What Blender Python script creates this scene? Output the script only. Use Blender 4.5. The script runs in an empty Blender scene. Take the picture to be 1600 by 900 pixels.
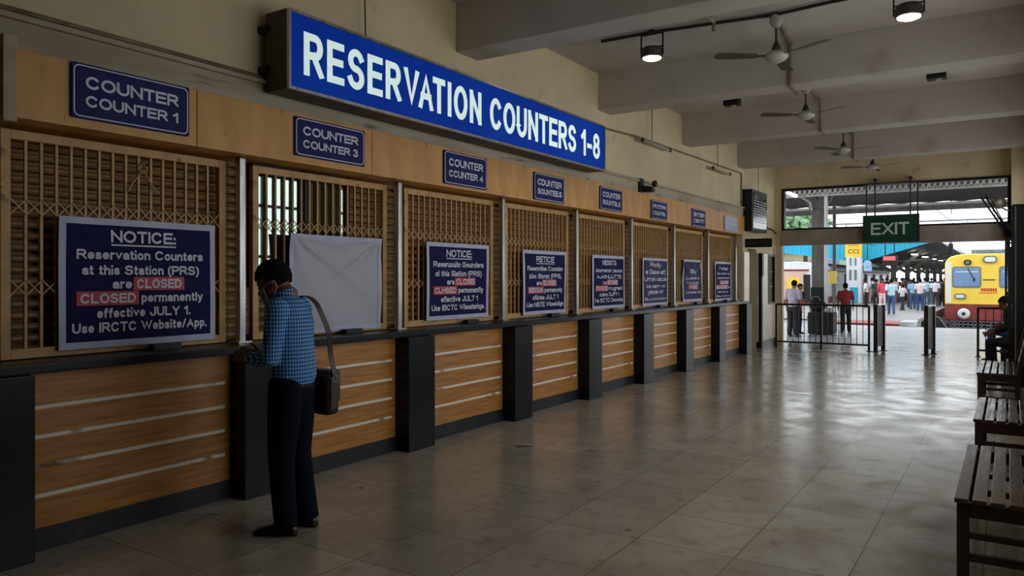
import bpy, bmesh, math, random
from mathutils import Vector as V, Matrix
random.seed(11)
SC = bpy.context.scene
COL = SC.collection
PI = math.pi

# ---------------- camera, sky, exposure ----------------
cam_data = bpy.data.cameras.new('camera')
cam_data.sensor_width = 36.0
cam_data.lens = 36.0 * 1186 / 1600
cam_data.shift_y = -16 / 1600
cam_data.clip_end = 400
cam = bpy.data.objects.new('camera', cam_data)
COL.objects.link(cam)
cam.location = (0, 0, 1.57)
cam.rotation_euler = (PI / 2, 0, math.radians(33.2305))
SC.camera = cam

SKY_STRENGTH = 3.0
world = bpy.data.worlds.new('world')
SC.world = world
world.use_nodes = True
bg = world.node_tree.nodes['Background']
bg.inputs[0].default_value = (0.90, 0.955, 1.0, 1)
bg.inputs[1].default_value = SKY_STRENGTH
SC.view_settings.view_transform = 'Standard'
SC.view_settings.look = 'None'
SC.view_settings.gamma = 1
SC.view_settings.use_curve_mapping = False
SC.view_settings.exposure = -0.42
SC.cycles.use_denoising = True
SC.cycles.max_bounces = 8
SC.cycles.diffuse_bounces = 5
SC.cycles.glossy_bounces = 4
SC.cycles.sample_clamp_indirect = 6
SC.cycles.caustics_reflective = False
SC.cycles.caustics_refractive = False

def portal(loc, rot, sx, sy):
    l = bpy.data.lights.new('portal', 'AREA')
    l.shape = 'RECTANGLE'
    l.size, l.size_y = sx, sy
    l.cycles.is_portal = True
    o = bpy.data.objects.new('portal', l)
    COL.objects.link(o)
    o.location = loc
    o.rotation_euler = rot
portal((-2.3, 18.9, 1.85), (-PI / 2, 0, 0), 4.6, 3.7)      # the exit opening
RIGHT_WINDOWS = [(3.5, 5.95), (6.75, 9.15), (10.0, 12.35), (13.15, 15.55), (16.4, 18.1)]
for a, b in RIGHT_WINDOWS:
    portal((0.72, (a + b) / 2, 2.25), (PI / 2, 0, PI / 2), b - a, 2.7)

# ---------------- helpers ----------------
def lin(c):
    return tuple(((v / 255) / 12.92 if v / 255 <= 0.04045 else ((v / 255 + 0.055) / 1.055) ** 2.4) for v in c) + (1,)

def mat(name, c, c2=None, sc=4, st=(1, 1, 1), rough=.6, rough2=None, met=0, bump=0, bsc=None, lo=.35, hi=.65,
        stain=None, spec=.5, emit=0, det=6):
    m = bpy.data.materials.new(name)
    m.use_nodes = True
    nt = m.node_tree
    N, L = nt.nodes, nt.links
    b = N['Principled BSDF']
    b.inputs['Base Color'].default_value = lin(c)
    b.inputs['Roughness'].default_value = rough
    b.inputs['Metallic'].default_value = met
    b.inputs['Specular IOR Level'].default_value = spec
    tc = N.new('ShaderNodeTexCoord')
    mp = N.new('ShaderNodeMapping')
    mp.inputs['Scale'].default_value = st
    L.new(tc.outputs['Object'], mp.inputs[0])
    def noise(s, l, h):
        n = N.new('ShaderNodeTexNoise')
        n.inputs['Scale'].default_value = s
        n.inputs['Detail'].default_value = det
        L.new(mp.outputs[0], n.inputs[0])
        r = N.new('ShaderNodeMapRange')
        r.inputs[1].default_value, r.inputs[2].default_value = l, h
        L.new(n.outputs[0], r.inputs[0])
        return r.outputs[0]
    def mix(f, a, bb):
        x = N.new('ShaderNodeMix')
        x.data_type = 'RGBA'
        L.new(f, x.inputs[0])
        for s, i in ((a, 6), (bb, 7)):
            if isinstance(s, tuple): x.inputs[i].default_value = s
            else: L.new(s, x.inputs[i])
        return x.outputs[2]
    col = None
    if c2:
        f = noise(sc, lo, hi)
        col = mix(f, lin(c), lin(c2))
        if rough2 is not None:
            r = N.new('ShaderNodeMapRange')
            r.inputs[3].default_value, r.inputs[4].default_value = rough, rough2
            L.new(f, r.inputs[0])
            L.new(r.outputs[0], b.inputs['Roughness'])
    if stain:
        c3, s3, l3, h3 = stain
        col = mix(noise(s3, l3, h3), col if col else lin(c), lin(c3))
    if col: L.new(col, b.inputs['Base Color'])
    if bump:
        n = N.new('ShaderNodeTexNoise')
        n.inputs['Scale'].default_value = bsc or sc * 4
        L.new(mp.outputs[0], n.inputs[0])
        bp = N.new('ShaderNodeBump')
        bp.inputs['Strength'].default_value = bump
        bp.inputs['Distance'].default_value = .01
        L.new(n.outputs[0], bp.inputs['Height'])
        L.new(bp.outputs[0], b.inputs['Normal'])
    if emit:
        b.inputs['Emission Color'].default_value = lin(c)
        b.inputs['Emission Strength'].default_value = emit
    return m

WL = {}          # world position of each object's origin

class MB:
    """collects shapes and links them as one mesh object"""
    def __init__(s):
        s.bm = bmesh.new()
    def box(s, x0, x1, y0, y1, z0, z1, bev=0):
        vs = [s.bm.verts.new((x, y, z)) for x in (x0, x1) for y in (y0, y1) for z in (z0, z1)]
        fs = [s.bm.faces.new([vs[i] for i in q]) for q in ((0, 1, 3, 2), (4, 6, 7, 5), (0, 4, 5, 1), (2, 3, 7, 6), (0, 2, 6, 4), (1, 5, 7, 3))]
        if bev:
            es = list({e for f in fs for e in f.edges})
            bmesh.ops.bevel(s.bm, geom=es, offset=bev, segments=2, affect='EDGES', profile=.6)
        return s
    def bar(s, p0, p1, w, h, up=(0, 0, 1)):
        p0, p1 = V(p0), V(p1)
        d = (p1 - p0).normalized()
        u = V(up)
        if abs(d.dot(u)) > .98: u = V((1, 0, 0))
        a = d.cross(u).normalized()
        u = a.cross(d).normalized()
        a, u = a * w / 2, u * h / 2
        q = [s.bm.verts.new(p + k) for p in (p0, p1) for k in (-a - u, a - u, a + u, -a + u)]
        for i in range(4):
            j = (i + 1) % 4
            s.bm.faces.new((q[i], q[j], q[4 + j], q[4 + i]))
        s.bm.faces.new(q[3::-1]); s.bm.faces.new(q[4:])
        return s
    def tube(s, pts, r, seg=8, flat=1.0):
        pts = [V(p) for p in pts]
        n = len(pts)
        rs = r if isinstance(r, (list, tuple)) else [r] * n
        rings = []
        ref = None
        for i, p in enumerate(pts):
            d = (pts[min(i + 1, n - 1)] - pts[max(i - 1, 0)]).normalized()
            if ref is None: ref = V((0, 0, 1)) if abs(d.z) < .9 else V((1, 0, 0))
            a = d.cross(ref).normalized()
            bq = a.cross(d).normalized()
            ref = bq
            rings.append([s.bm.verts.new(p + a * rs[i] * math.cos(t) + bq * rs[i] * flat * math.sin(t)) for t in [2 * PI * k / seg for k in range(seg)]])
        s.loft(rings)
        return s
    def loft(s, rings, cap=True):
        m = len(rings[0])
        for A, B in zip(rings, rings[1:]):
            for k in range(m):
                s.bm.faces.new((A[k], A[(k + 1) % m], B[(k + 1) % m], B[k]))
        if cap:
            s.bm.faces.new(rings[0][::-1]); s.bm.faces.new(rings[-1])
    def rings(s, lst, seg=20):
        """stack of horizontal ellipses (cx, cy, z, rx, ry)"""
        s.loft([[s.bm.verts.new((cx + rx * math.cos(2 * PI * k / seg), cy + ry * math.sin(2 * PI * k / seg), z)) for k in range(seg)] for cx, cy, z, rx, ry in lst])
        return s
    def lathe(s, prof, c=(0, 0, 0), seg=24, axis='z'):
        rg = []
        for r, z in prof:
            ring = []
            for k in range(seg):
                t = 2 * PI * k / seg
                x, y = r * math.cos(t), r * math.sin(t)
                q = (x, y, z) if axis == 'z' else ((x, z, y) if axis == 'y' else (z, x, y))
                ring.append(s.bm.verts.new(V(c) + V(q)))
            rg.append(ring)
        s.loft(rg)
        return s
    def ball(s, c, r, sub=2, M=None):
        rr = r if isinstance(r, (tuple, list)) else (r, r, r)
        mtx = Matrix.Translation(c) @ Matrix.Diagonal((*rr, 1))
        if M is not None: mtx = M @ mtx
        bmesh.ops.create_icosphere(s.bm, subdivisions=sub, radius=1, matrix=mtx)
        return s
    def prism(s, poly, ext):
        """closed polygon (3-D points) pushed along the vector ext"""
        a = [s.bm.verts.new(p) for p in poly]
        b = [s.bm.verts.new(V(p) + V(ext)) for p in poly]
        s.bm.faces.new(a[::-1]); s.bm.faces.new(b)
        for i in range(len(a)):
            j = (i + 1) % len(a)
            s.bm.faces.new((a[i], a[j], b[j], b[i]))
        return s
    def sheet(s, fn, nu, nv):
        g = [[s.bm.verts.new(fn(i / nu, j / nv)) for j in range(nv + 1)] for i in range(nu + 1)]
        for i in range(nu):
            for j in range(nv):
                s.bm.faces.new((g[i][j], g[i + 1][j], g[i + 1][j + 1], g[i][j + 1]))
        return s
    def build(s, name, m, parent=None, smooth=False, recalc=True):
        if recalc: bmesh.ops.recalc_face_normals(s.bm, faces=s.bm.faces)
        if parent is not None:
            off = WL[parent.name]
        else:
            vs = s.bm.verts
            xs, ys, zs = [v.co.x for v in vs], [v.co.y for v in vs], [v.co.z for v in vs]
            off = V(((min(xs) + max(xs)) / 2, (min(ys) + max(ys)) / 2, min(zs)))
        bmesh.ops.translate(s.bm, verts=s.bm.verts, vec=-off)
        me = bpy.data.meshes.new(name)
        s.bm.to_mesh(me); s.bm.free()
        if smooth:
            me.polygons.foreach_set('use_smooth', [True] * len(me.polygons))
        me.materials.append(m)
        o = bpy.data.objects.new(name, me)
        COL.objects.link(o)
        if parent is not None: o.parent = parent
        else: o.location = off
        WL[o.name] = off.copy()
        return o

def tag(o, label, cat, group=None):
    o['label'] = label; o['category'] = cat
    if group: o['group'] = group
    return o
def struct(o):
    o['kind'] = 'structure'
    return o
def thing(name, label, cat, loc=(0, 0, 0), group=None):
    o = bpy.data.objects.new(name, None)
    o.empty_display_size = .1
    COL.objects.link(o)
    o.location = loc
    WL[o.name] = V(loc)
    return tag(o, label, cat, group)
def copy_tree(o, parent=None):
    c = o.copy(); COL.objects.link(c)
    if parent is not None: c.parent = parent
    WL[c.name] = V(WL[o.name])
    for ch in list(o.children): copy_tree(ch, c)
    return c

_tc = {}
def text2d(s, w, h, bold=.02):
    """letters as flat triangles: width w, height h, centred on 0,0"""
    key = (s, bold)
    if key not in _tc:
        cu = bpy.data.curves.new('t', 'FONT')
        cu.body = s; cu.offset = bold; cu.resolution_u = 3
        o = bpy.data.objects.new('t', cu); COL.objects.link(o)
        dg = bpy.context.evaluated_depsgraph_get()
        me = bpy.data.meshes.new_from_object(o.evaluated_get(dg))
        _tc[key] = ([(v.co.x, v.co.y) for v in me.vertices], [tuple(p.vertices) for p in me.polygons])
        bpy.data.objects.remove(o); bpy.data.curves.remove(cu); bpy.data.meshes.remove(me)
    vs, fs = _tc[key]
    x0, x1 = min(v[0] for v in vs), max(v[0] for v in vs)
    y0, y1 = min(v[1] for v in vs), max(v[1] for v in vs)
    if w is None: w = h * (x1 - x0) / (y1 - y0)
    if h is None: h = w * (y1 - y0) / (x1 - x0)
    return [((x - (x0 + x1) / 2) / (x1 - x0) * w, (y - (y0 + y1) / 2) / (y1 - y0) * h) for x, y in vs], fs
def put_text(mb, s, w, h, fn, cx=0, cy=0, bold=.02):
    vs, fs = text2d(s, w, h, bold)
    q = [mb.bm.verts.new(fn(x + cx, y + cy)) for x, y in vs]
    for f in fs:
        try: mb.bm.faces.new([q[i] for i in f])
        except ValueError: pass
# bold grotesque capitals drawn as strokes: polylines in a unit box
def _arc(cx, cy, rx, ry, a0, a1, n=10):
    return [(cx + rx * math.cos(math.radians(a0 + (a1 - a0) * k / n)), cy + ry * math.sin(math.radians(a0 + (a1 - a0) * k / n))) for k in range(n + 1)]
_O = _arc(.5, .5, .5, .5, 90, 450, 28)
GLYPH = {
 'A': (.80, [[(0, 0), (.5, 1), (1, 0)], [(.18, .34), (.82, .34)]]),
 'B': (.72, [[(0, 0), (0, 1)], [(0, 1), (.6, 1)] + _arc(.62, .76, .32, .24, 90, -90, 8) + [(0, .52)], [(.6, .52)] + _arc(.64, .26, .36, .26, 90, -90, 8) + [(0, 0)]]),
 'C': (.80, [_arc(.5, .5, .5, .5, 42, 318, 24)]),
 'D': (.76, [[(0, 0), (0, 1), (.45, 1)] + _arc(.45, .5, .55, .5, 90, -90, 14) + [(0, 0)]]),
 'E': (.66, [[(0, 0), (0, 1)], [(0, 1), (1, 1)], [(0, .52), (.92, .52)], [(0, 0), (1, 0)]]),
 'H': (.74, [[(0, 0), (0, 1)], [(1, 0), (1, 1)], [(0, .52), (1, .52)]]),
 'I': (.0, [[(.5, 0), (.5, 1)]]),
 'J': (.56, [[(1, 1), (1, .3)] + _arc(.5, .3, .5, .3, 0, -180, 10)]),
 'L': (.62, [[(0, 1), (0, 0)], [(0, 0), (1, 0)]]),
 'N': (.74, [[(0, 0), (0, 1)], [(0, 1), (1, 0)], [(1, 0), (1, 1)]]),
 'O': (.86, [_O]),
 'P': (.68, [[(0, 0), (0, 1)], [(0, 1), (.6, 1)] + _arc(.62, .73, .38, .27, 90, -90, 10) + [(0, .46)]]),
 'R': (.74, [[(0, 0), (0, 1)], [(0, 1), (.58, 1)] + _arc(.6, .74, .36, .26, 90, -90, 10) + [(0, .48)], [(.5, .48), (1, 0)]]),
 'S': (.70, [_arc(.5, .755, .46, .245, 25, 250, 12) + _arc(.5, .255, .5, .255, 75, -160, 14)]),
 'T': (.68, [[(0, 1), (1, 1)], [(.5, 1), (.5, 0)]]),
 'U': (.74, [[(0, 1), (0, .36)] + _arc(.5, .36, .5, .36, 180, 360, 12) + [(1, 1)]]),
 'V': (.78, [[(0, 1), (.5, 0), (1, 1)]]),
 'X': (.76, [[(0, 0), (1, 1)], [(0, 1), (1, 0)]]),
 'Y': (.74, [[(0, 1), (.5, .45), (1, 1)], [(.5, .45), (.5, 0)]]),
 '1': (.34, [[(0, .74), (.35, .82), (.8, 1)], [(.9, 1), (.9, 0)]]),
 '3': (.62, [_arc(.46, .76, .44, .24, 155, -80, 12) + _arc(.46, .26, .5, .26, 80, -155, 12)]),
 '4': (.66, [[(.78, 0), (.78, 1), (0, .28), (1, .28)]]),
 '8': (.64, [_arc(.5, .755, .42, .235, 90, 450, 18), _arc(.5, .265, .5, .265, 90, 450, 20)]),
 '-': (.34, [[(0, .40), (1, .40)]]),
 ':': (.0, [[(.5, .0), (.5, .02)], [(.5, .50), (.5, .52)]]),
 '.': (.0, [[(.5, .0), (.5, .02)]]),
 ' ': (.16, []),
 'F': (.60, [[(0, 0), (0, 1)], [(0, 1), (1, 1)], [(0, .5), (.88, .5)]]),
 'G': (.84, [_arc(.5, .5, .5, .5, 42, 330, 22) + [(1, .25), (1, .46)], [(1, .46), (.55, .46)]]),
 'K': (.76, [[(0, 0), (0, 1)], [(1, 1), (.08, .40)], [(.34, .58), (1, 0)]]),
 'M': (.88, [[(0, 0), (0, 1)], [(0, 1), (.5, .08), (1, 1)], [(1, 1), (1, 0)]]),
 'W': (1.14, [[(0, 1), (.25, 0), (.5, 1), (.75, 0), (1, 1)]]),
 'Z': (.66, [[(0, 1), (1, 1), (0, 0), (1, 0)]]),
 '7': (.60, [[(0, 1), (1, 1), (.35, 0)]]),
 'a': (.42, [[(.04, .5)] + _arc(.5, .44, .46, .22, 140, 0, 8) + [(1, 0)], [(1, .37), (.4, .35)] + _arc(.4, .175, .4, .175, 90, 270, 8) + [(1, .08)]]),
 'b': (.46, [[(0, 0), (0, 1)], _arc(.5, .33, .5, .33, 90, 450, 18)]),
 'c': (.42, [_arc(.5, .33, .5, .33, 45, 315, 14)]),
 'd': (.46, [[(1, 0), (1, 1)], _arc(.5, .33, .5, .33, 90, 450, 18)]),
 'e': (.44, [[(.03, .33), (.97, .33)], _arc(.5, .33, .5, .33, 0, 312, 16)]),
 'f': (.24, [[(1, 1), (.75, 1)] + _arc(.7, .8, .35, .2, 90, 180, 5) + [(.35, 0)], [(0, .66), (.95, .66)]]),
 'g': (.46, [_arc(.5, .33, .5, .33, 90, 450, 18), [(1, .66), (1, -.12)] + _arc(.5, -.12, .5, .22, 0, -150, 9)]),
 'h': (.44, [[(0, 0), (0, 1)], [(0, .36)] + _arc(.5, .40, .5, .26, 170, 0, 9) + [(1, 0)]]),
 'i': (.0, [[(.5, 0), (.5, .58)], [(.5, .98), (.5, 1)]]),
 'k': (.42, [[(0, 0), (0, 1)], [(1, .66), (.1, .24)], [(.36, .40), (1, 0)]]),
 'l': (.0, [[(.5, 0), (.5, 1)]]),
 'm': (.78, [[(0, 0), (0, .66)], [(0, .4)] + _arc(.25, .42, .25, .24, 170, 0, 7) + [(.5, 0)], [(.5, .4)] + _arc(.75, .42, .25, .24, 170, 0, 7) + [(1, 0)]]),
 'n': (.44, [[(0, 0), (0, .66)], [(0, .36)] + _arc(.5, .40, .5, .26, 170, 0, 9) + [(1, 0)]]),
 'o': (.47, [_arc(.5, .33, .5, .33, 90, 450, 18)]),
 'p': (.46, [[(0, .66), (0, -.34)], _arc(.5, .33, .5, .33, 90, 450, 18)]),
 'q': (.46, [[(1, .66), (1, -.34)], _arc(.5, .33, .5, .33, 90, 450, 18)]),
 'r': (.24, [[(0, 0), (0, .66)], [(0, .36)] + _arc(.8, .36, .8, .30, 170, 75, 6)]),
 's': (.40, [_arc(.5, .495, .46, .165, 25, 250, 8) + _arc(.5, .165, .5, .165, 75, -160, 9)]),
 't': (.22, [[(.4, .90), (.4, .15)] + _arc(.8, .15, .4, .15, 180, 270, 4) + [(1, 0)], [(0, .66), (1, .66)]]),
 'u': (.44, [[(0, .66), (0, .26)] + _arc(.5, .26, .5, .26, 180, 350, 9), [(1, 0), (1, .66)]]),
 'v': (.46, [[(0, .66), (.5, 0), (1, .66)]]),
 'w': (.72, [[(0, .66), (.25, 0), (.5, .66), (.75, 0), (1, .66)]]),
 'x': (.46, [[(0, .66), (1, 0)], [(0, 0), (1, .66)]]),
 'y': (.46, [[(0, .66), (.52, 0)], [(1, .66), (.42, -.2), (.1, -.32)]]),
 'z': (.42, [[(0, .66), (1, .66), (0, 0), (1, 0)]]),
 '/': (.30, [[(0, 0), (1, 1)]]),
 '(': (.18, [[(1, 1.02), (.2, .7), (0, .36), (.2, .02), (1, -.3)]]),
 ')': (.18, [[(0, 1.02), (.8, .7), (1, .36), (.8, .02), (0, -.3)]]),
 ',': (.0, [[(.5, .1), (.5, -.12)]]),
}
def put_caps(mb, s, w, h, fn, cx=0, cy=0, bold=.19):
    """capitals with an even stroke, fitted to width w and height h"""
    t = bold * h
    gap = .16 * h
    adv = [GLYPH[c][0] * h for c in s]
    fixed = len(s) * t + (len(s) - 1) * gap * .55
    k = (w - fixed) / max(sum(adv), 1e-6)
    if k < .35:
        t *= .7; fixed = len(s) * t + (len(s) - 1) * gap * .4; k = (w - fixed) / max(sum(adv), 1e-6)
    g2 = (w - len(s) * t - k * sum(adv)) / max(1, len(s) - 1)
    kern = [(.30 * a * k if s[i:i + 2] in ('VA', 'AV', 'AT', 'TA') else 0) for i, a in enumerate(adv)]
    g2 += sum(kern) / max(1, len(s) - 1)
    x = -w / 2
    for c, a, kn in zip(s, adv, kern):
        W = a * k
        for li, line in enumerate(GLYPH[c][1]):
            o0, ox, oy = V(fn(cx + x, cy)), V(fn(cx + x + .01, cy)), V(fn(cx + x, cy + .01))
            lift = (ox - o0).cross(oy - o0).normalized() * .0006 * li
            P = [V((x + t / 2 + px * W, -h / 2 + t / 2 + py * (h - t), 0)) for px, py in line]
            closed = (P[0] - P[-1]).length < 1e-6
            n = len(P)
            rows = []
            for i, p in enumerate(P):
                d0 = (p - P[i - 1]).normalized() if i > 0 else ((P[0] - P[-2]).normalized() if closed else None)
                d1 = (P[i + 1] - p).normalized() if i < n - 1 else ((P[1] - P[0]).normalized() if closed else None)
                q = p
                if d0 is None: d0 = d1; q = p - d1 * t / 2
                elif d1 is None: d1 = d0; q = p + d0 * t / 2
                m = (V((-d0.y, d0.x, 0)) + V((-d1.y, d1.x, 0)))
                m = m.normalized() if m.length > 1e-6 else V((-d0.y, d0.x, 0))
                sc = min(2.2, 1 / max(.3, m.dot(V((-d0.y, d0.x, 0)))))
                rows.append((q + m * t / 2 * sc, q - m * t / 2 * sc))
            vv = []
            for r in rows:
                vv.append([mb.bm.verts.new(V(fn(cx + min(max(e.x, x - .3 * t), x + W + 1.3 * t), cy + min(max(e.y, -h / 2 - (.31 * h if c in 'gjpqy(),' else 0)), h / 2))) + lift) for e in r])
            for A, B in zip(vv, vv[1:]):
                mb.bm.faces.new((A[0], A[1], B[1], B[0]))
        x += W + t + g2 - kn
def put_any(mb, s, w, h, fn, cx=0, cy=0, bold=.19):
    if all(c in GLYPH for c in s): put_caps(mb, s, w, h, fn, cx, cy, bold)
    else: put_text(mb, s, w, h, fn, cx, cy, .03)
def round_rect(w, h, r, n=5):
    pts = []
    for cx, cy, a in ((w / 2 - r, h / 2 - r, 0), (-w / 2 + r, h / 2 - r, 90), (-w / 2 + r, -h / 2 + r, 180), (w / 2 - r, -h / 2 + r, 270)):
        for k in range(n + 1):
            t = math.radians(a + 90 * k / n)
            pts.append((cx + r * math.cos(t), cy + r * math.sin(t)))
    return pts
def ring_face(mb, outer, inner, fn):
    a = [mb.bm.verts.new(fn(*p)) for p in outer]
    b = [mb.bm.verts.new(fn(*p)) for p in inner]
    for i in range(len(a)):
        j = (i + 1) % len(a)
        mb.bm.faces.new((a[i], a[j], b[j], b[i]))

# ---------------- materials ----------------
M = {}
M['wall'] = mat('cream_wall_paint', (224, 205, 166), (208, 189, 152), sc=1.2, rough=.75, bump=.15, bsc=14, stain=((168, 138, 98), 2.2, .64, .82))
M['ledge'] = mat('pale_grey_paint', (190, 178, 154), (164, 150, 126), sc=2, st=(1, .4, 3), rough=.7, stain=((90, 80, 64), 5, .6, .75))
M['ceiling'] = mat('grey_white_ceiling', (190, 181, 170), (176, 167, 156), sc=.8, rough=.85, bump=.08, bsc=9, stain=((152, 141, 130), 1.6, .6, .85))
M['fascia'] = mat('tan_fascia_board', (224, 168, 94), (200, 148, 80), sc=3, st=(1, 1.5, .5), rough=.45, stain=((96, 66, 36), 14, .68, .76))
M['granite'] = mat('black_granite', (11, 16, 21), (14, 19, 25), sc=40, rough=.28, rough2=.36, spec=.28)
M['plinth'] = mat('dark_blue_plinth', (20, 27, 34), (30, 36, 42), sc=12, rough=.5, stain=((70, 60, 48), 9, .66, .75))
M['marble'] = mat('pale_marble', (220, 204, 188), (190, 172, 154), sc=3, rough=.25)
M['steel'] = mat('brushed_aluminium', (190, 190, 188), (150, 150, 148), sc=6, st=(6, 6, .4), rough=.32, met=.9)
M['strip'] = mat('worn_metal_strip', (250, 244, 232), (120, 96, 74), sc=3.2, rough=.45, lo=.55, hi=.66)
M['cream_steel'] = mat('cream_painted_steel', (212, 170, 110), (192, 150, 94), sc=9, rough=.5, stain=((92, 58, 30), 11, .64, .76))
M['shutter'] = mat('brown_shutter_metal', (158, 122, 74), (136, 102, 58), sc=5, st=(1, .6, 2), rough=.45, stain=((110, 80, 48), 4, .62, .85))
M['dark'] = mat('recess_shade', (26, 22, 18), (18, 15, 12), sc=6, rough=.8)  # near-black colour carries the shade of the recesses
M['blackmetal'] = mat('black_metal', (16, 16, 17), (28, 27, 26), sc=14, rough=.45, met=.3)
M['railmetal'] = mat('bronze_grey_rail', (52, 46, 42), (74, 66, 60), sc=8, rough=.35, met=.6)
M['navy'] = mat('navy_vinyl', (30, 30, 84), (25, 25, 74), sc=3, rough=.75, spec=.2)
M['border'] = mat('pale_banner_hem', (204, 208, 232), (188, 192, 220), sc=6, rough=.5)
M['white_vinyl'] = mat('blank_white_vinyl', (194, 192, 206), (186, 184, 198), sc=2, rough=.5)
M['letter'] = mat('pale_print', (226, 226, 238), rough=.6)
M['red'] = mat('red_print', (196, 36, 48), (182, 30, 42), sc=5, rough=.45)
M['faded'] = mat('faded_slate_vinyl', (70, 72, 104), (58, 61, 94), sc=3, rough=.7, spec=.2)
M['plate'] = mat('navy_enamel_plate', (24, 32, 100), (20, 27, 88), sc=4, rough=.6, spec=.25)
M['plate_text'] = mat('grey_white_enamel', (224, 226, 238), rough=.6)
M['wood'] = mat('dark_bench_wood', (84, 58, 46), (62, 42, 33), sc=4, st=(10, .6, 10), rough=.18, rough2=.32, bump=.05, bsc=8)
M['wood_frame'] = mat('dark_bench_frame', (60, 34, 24), (46, 26, 18), sc=5, st=(3, 3, .5), rough=.45)
M['fan'] = mat('fan_white_enamel', (190, 184, 172), (160, 152, 140), sc=6, rough=.4)
M['fan_dark'] = mat('fan_dark_metal', (60, 54, 48), (80, 72, 64), sc=8, rough=.5, met=.4)
M['blade'] = mat('fan_blade_brown', (84, 72, 62), (72, 62, 52), sc=4, rough=.5)
M['lens'] = mat('lamp_lens', (255, 252, 240), emit=14)
M['green'] = mat('exit_green', (8, 70, 48), (7, 62, 42), sc=4, rough=.4)
M['exit_text'] = mat('exit_letter_white', (210, 220, 210), rough=.5)
M['pipe'] = mat('painted_conduit', (150, 136, 108), (110, 96, 74), sc=6, rough=.6)
M['wire'] = mat('black_cable', (34, 28, 24), rough=.6)

# worn stone floor tiles
def floor_material():
    m = bpy.data.materials.new('worn_stone_tiles'); m.use_nodes = True
    N, L = m.node_tree.nodes, m.node_tree.links
    b = N['Principled BSDF']
    g = N.new('ShaderNodeNewGeometry')
    mp = N.new('ShaderNodeMapping'); mp.inputs['Location'].default_value = (1.29, -.14, 0)
    L.new(g.outputs['Position'], mp.inputs[0])
    br = N.new('ShaderNodeTexBrick'); br.offset = 0
    for k, v in (('Scale', 1), ('Mortar Size', .0045), ('Mortar Smooth', .3), ('Bias', 0), ('Brick Width', .585), ('Row Height', .585)):
        br.inputs[k].default_value = v
    br.inputs['Color1'].default_value = lin((190, 180, 164))
    br.inputs['Color2'].default_value = lin((168, 158, 144))
    br.inputs['Mortar'].default_value = lin((104, 96, 86))
    L.new(mp.outputs[0], br.inputs['Vector'])
    def noise(sc, lo, hi, st=(1, 1, 1), det=8, dist=0):
        q = N.new('ShaderNodeMapping'); q.inputs['Scale'].default_value = st
        L.new(g.outputs['Position'], q.inputs[0])
        n = N.new('ShaderNodeTexNoise'); n.inputs['Scale'].default_value = sc; n.inputs['Detail'].default_value = det
        n.inputs['Distortion'].default_value = dist
        L.new(q.outputs[0], n.inputs[0])
        r = N.new('ShaderNodeMapRange'); r.inputs[1].default_value, r.inputs[2].default_value = lo, hi
        L.new(n.outputs[0], r.inputs[0])
        return r.outputs[0]
    def mix(f, a, c, k=1.0):
        if k != 1.0:
            mm = N.new('ShaderNodeMath'); mm.operation = 'MULTIPLY'; mm.inputs[1].default_value = k
            L.new(f, mm.inputs[0]); f = mm.outputs[0]
        x = N.new('ShaderNodeMix'); x.data_type = 'RGBA'
        L.new(f, x.inputs[0]); L.new(a, x.inputs[6]); x.inputs[7].default_value = lin(c)
        return x.outputs[2]
    c = mix(noise(1.7, .45, .7, dist=.6), br.outputs['Color'], (150, 138, 126), .75)
    c = mix(noise(9, .55, .75, (1, .7, 1), dist=.4), c, (112, 102, 94), .6)
    c = mix(noise(3.3, .70, .745, det=3), c, (40, 34, 30), .75)
    L.new(c, b.inputs['Base Color'])
    rr = N.new('ShaderNodeMapRange'); rr.inputs[3].default_value, rr.inputs[4].default_value = .14, .30
    L.new(noise(2.6, .35, .7, dist=.5), rr.inputs[0])
    L.new(rr.outputs[0], b.inputs['Roughness'])
    b.inputs['Specular IOR Level'].default_value = .95
    bp = N.new('ShaderNodeBump'); bp.inputs['Strength'].default_value = .05; bp.inputs['Distance'].default_value = .01
    n = N.new('ShaderNodeTexNoise'); n.inputs['Scale'].default_value = 22; n.inputs['Detail'].default_value = 4
    L.new(g.outputs['Position'], n.inputs[0])
    L.new(n.outputs[0], bp.inputs['Height']); L.new(bp.outputs[0], b.inputs['Normal'])
    return m
M['floor'] = floor_material()

def panel_material():
    m = mat('orange_wood_laminate', (204, 146, 76), (172, 116, 58), sc=5, st=(4, .5, 9), rough=.4, det=8, stain=((96, 58, 30), 7, .66, .78))
    return m
M['panel'] = panel_material()

# ---------------- the room ----------------
b = MB().box(-5.3, .7, -12.2, 18.86, -.15, 0)
struct(b.build('floor', M['floor']))
b = MB().box(-5.3, .9, -12.2, 18.95, 4.37, 4.6)
struct(b.build('ceiling', M['ceiling']))
for y0 in (-.2, 2.95, 6.16, 9.37, 12.56, 15.75):
    b = MB().box(-4.72, .42, y0, y0 + .38, 3.87, 4.375, .012)
    struct(b.build('ceiling_beam', M['ceiling']))
# left wall: above the fascia, behind the shutters, and the stretch beyond the counters
b = MB()
b.box(-5.3, -4.72, -12.2, 16.1, 2.86, 4.37)
b.box(-5.3, -5.16, -12.2, 16.1, 0, 2.86)
b.box(-5.3, -4.72, 16.1, 16.5, 0, 4.37)
b.box(-5.3, -4.72, 16.5, 17.15, 2.2, 4.37)
b.box(-5.3, -4.72, 17.15, 18.02, 0, 4.37)
b.box(-5.3, -4.72, 18.02, 18.62, 0, .95)
b.box(-5.3, -4.72, 18.02, 18.62, 2.12, 4.37)
b.box(-5.3, -4.72, 18.62, 18.95, 0, 4.37)
b.box(-5.3, -5.22, 16.5, 17.15, 0, 2.2)
struct(b.build('wall_left', M['wall']))
b = MB().box(-5.3, .9, -12.2, -12.0, 0, 4.37)
struct(b.build('wall_near', M['wall']))
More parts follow.
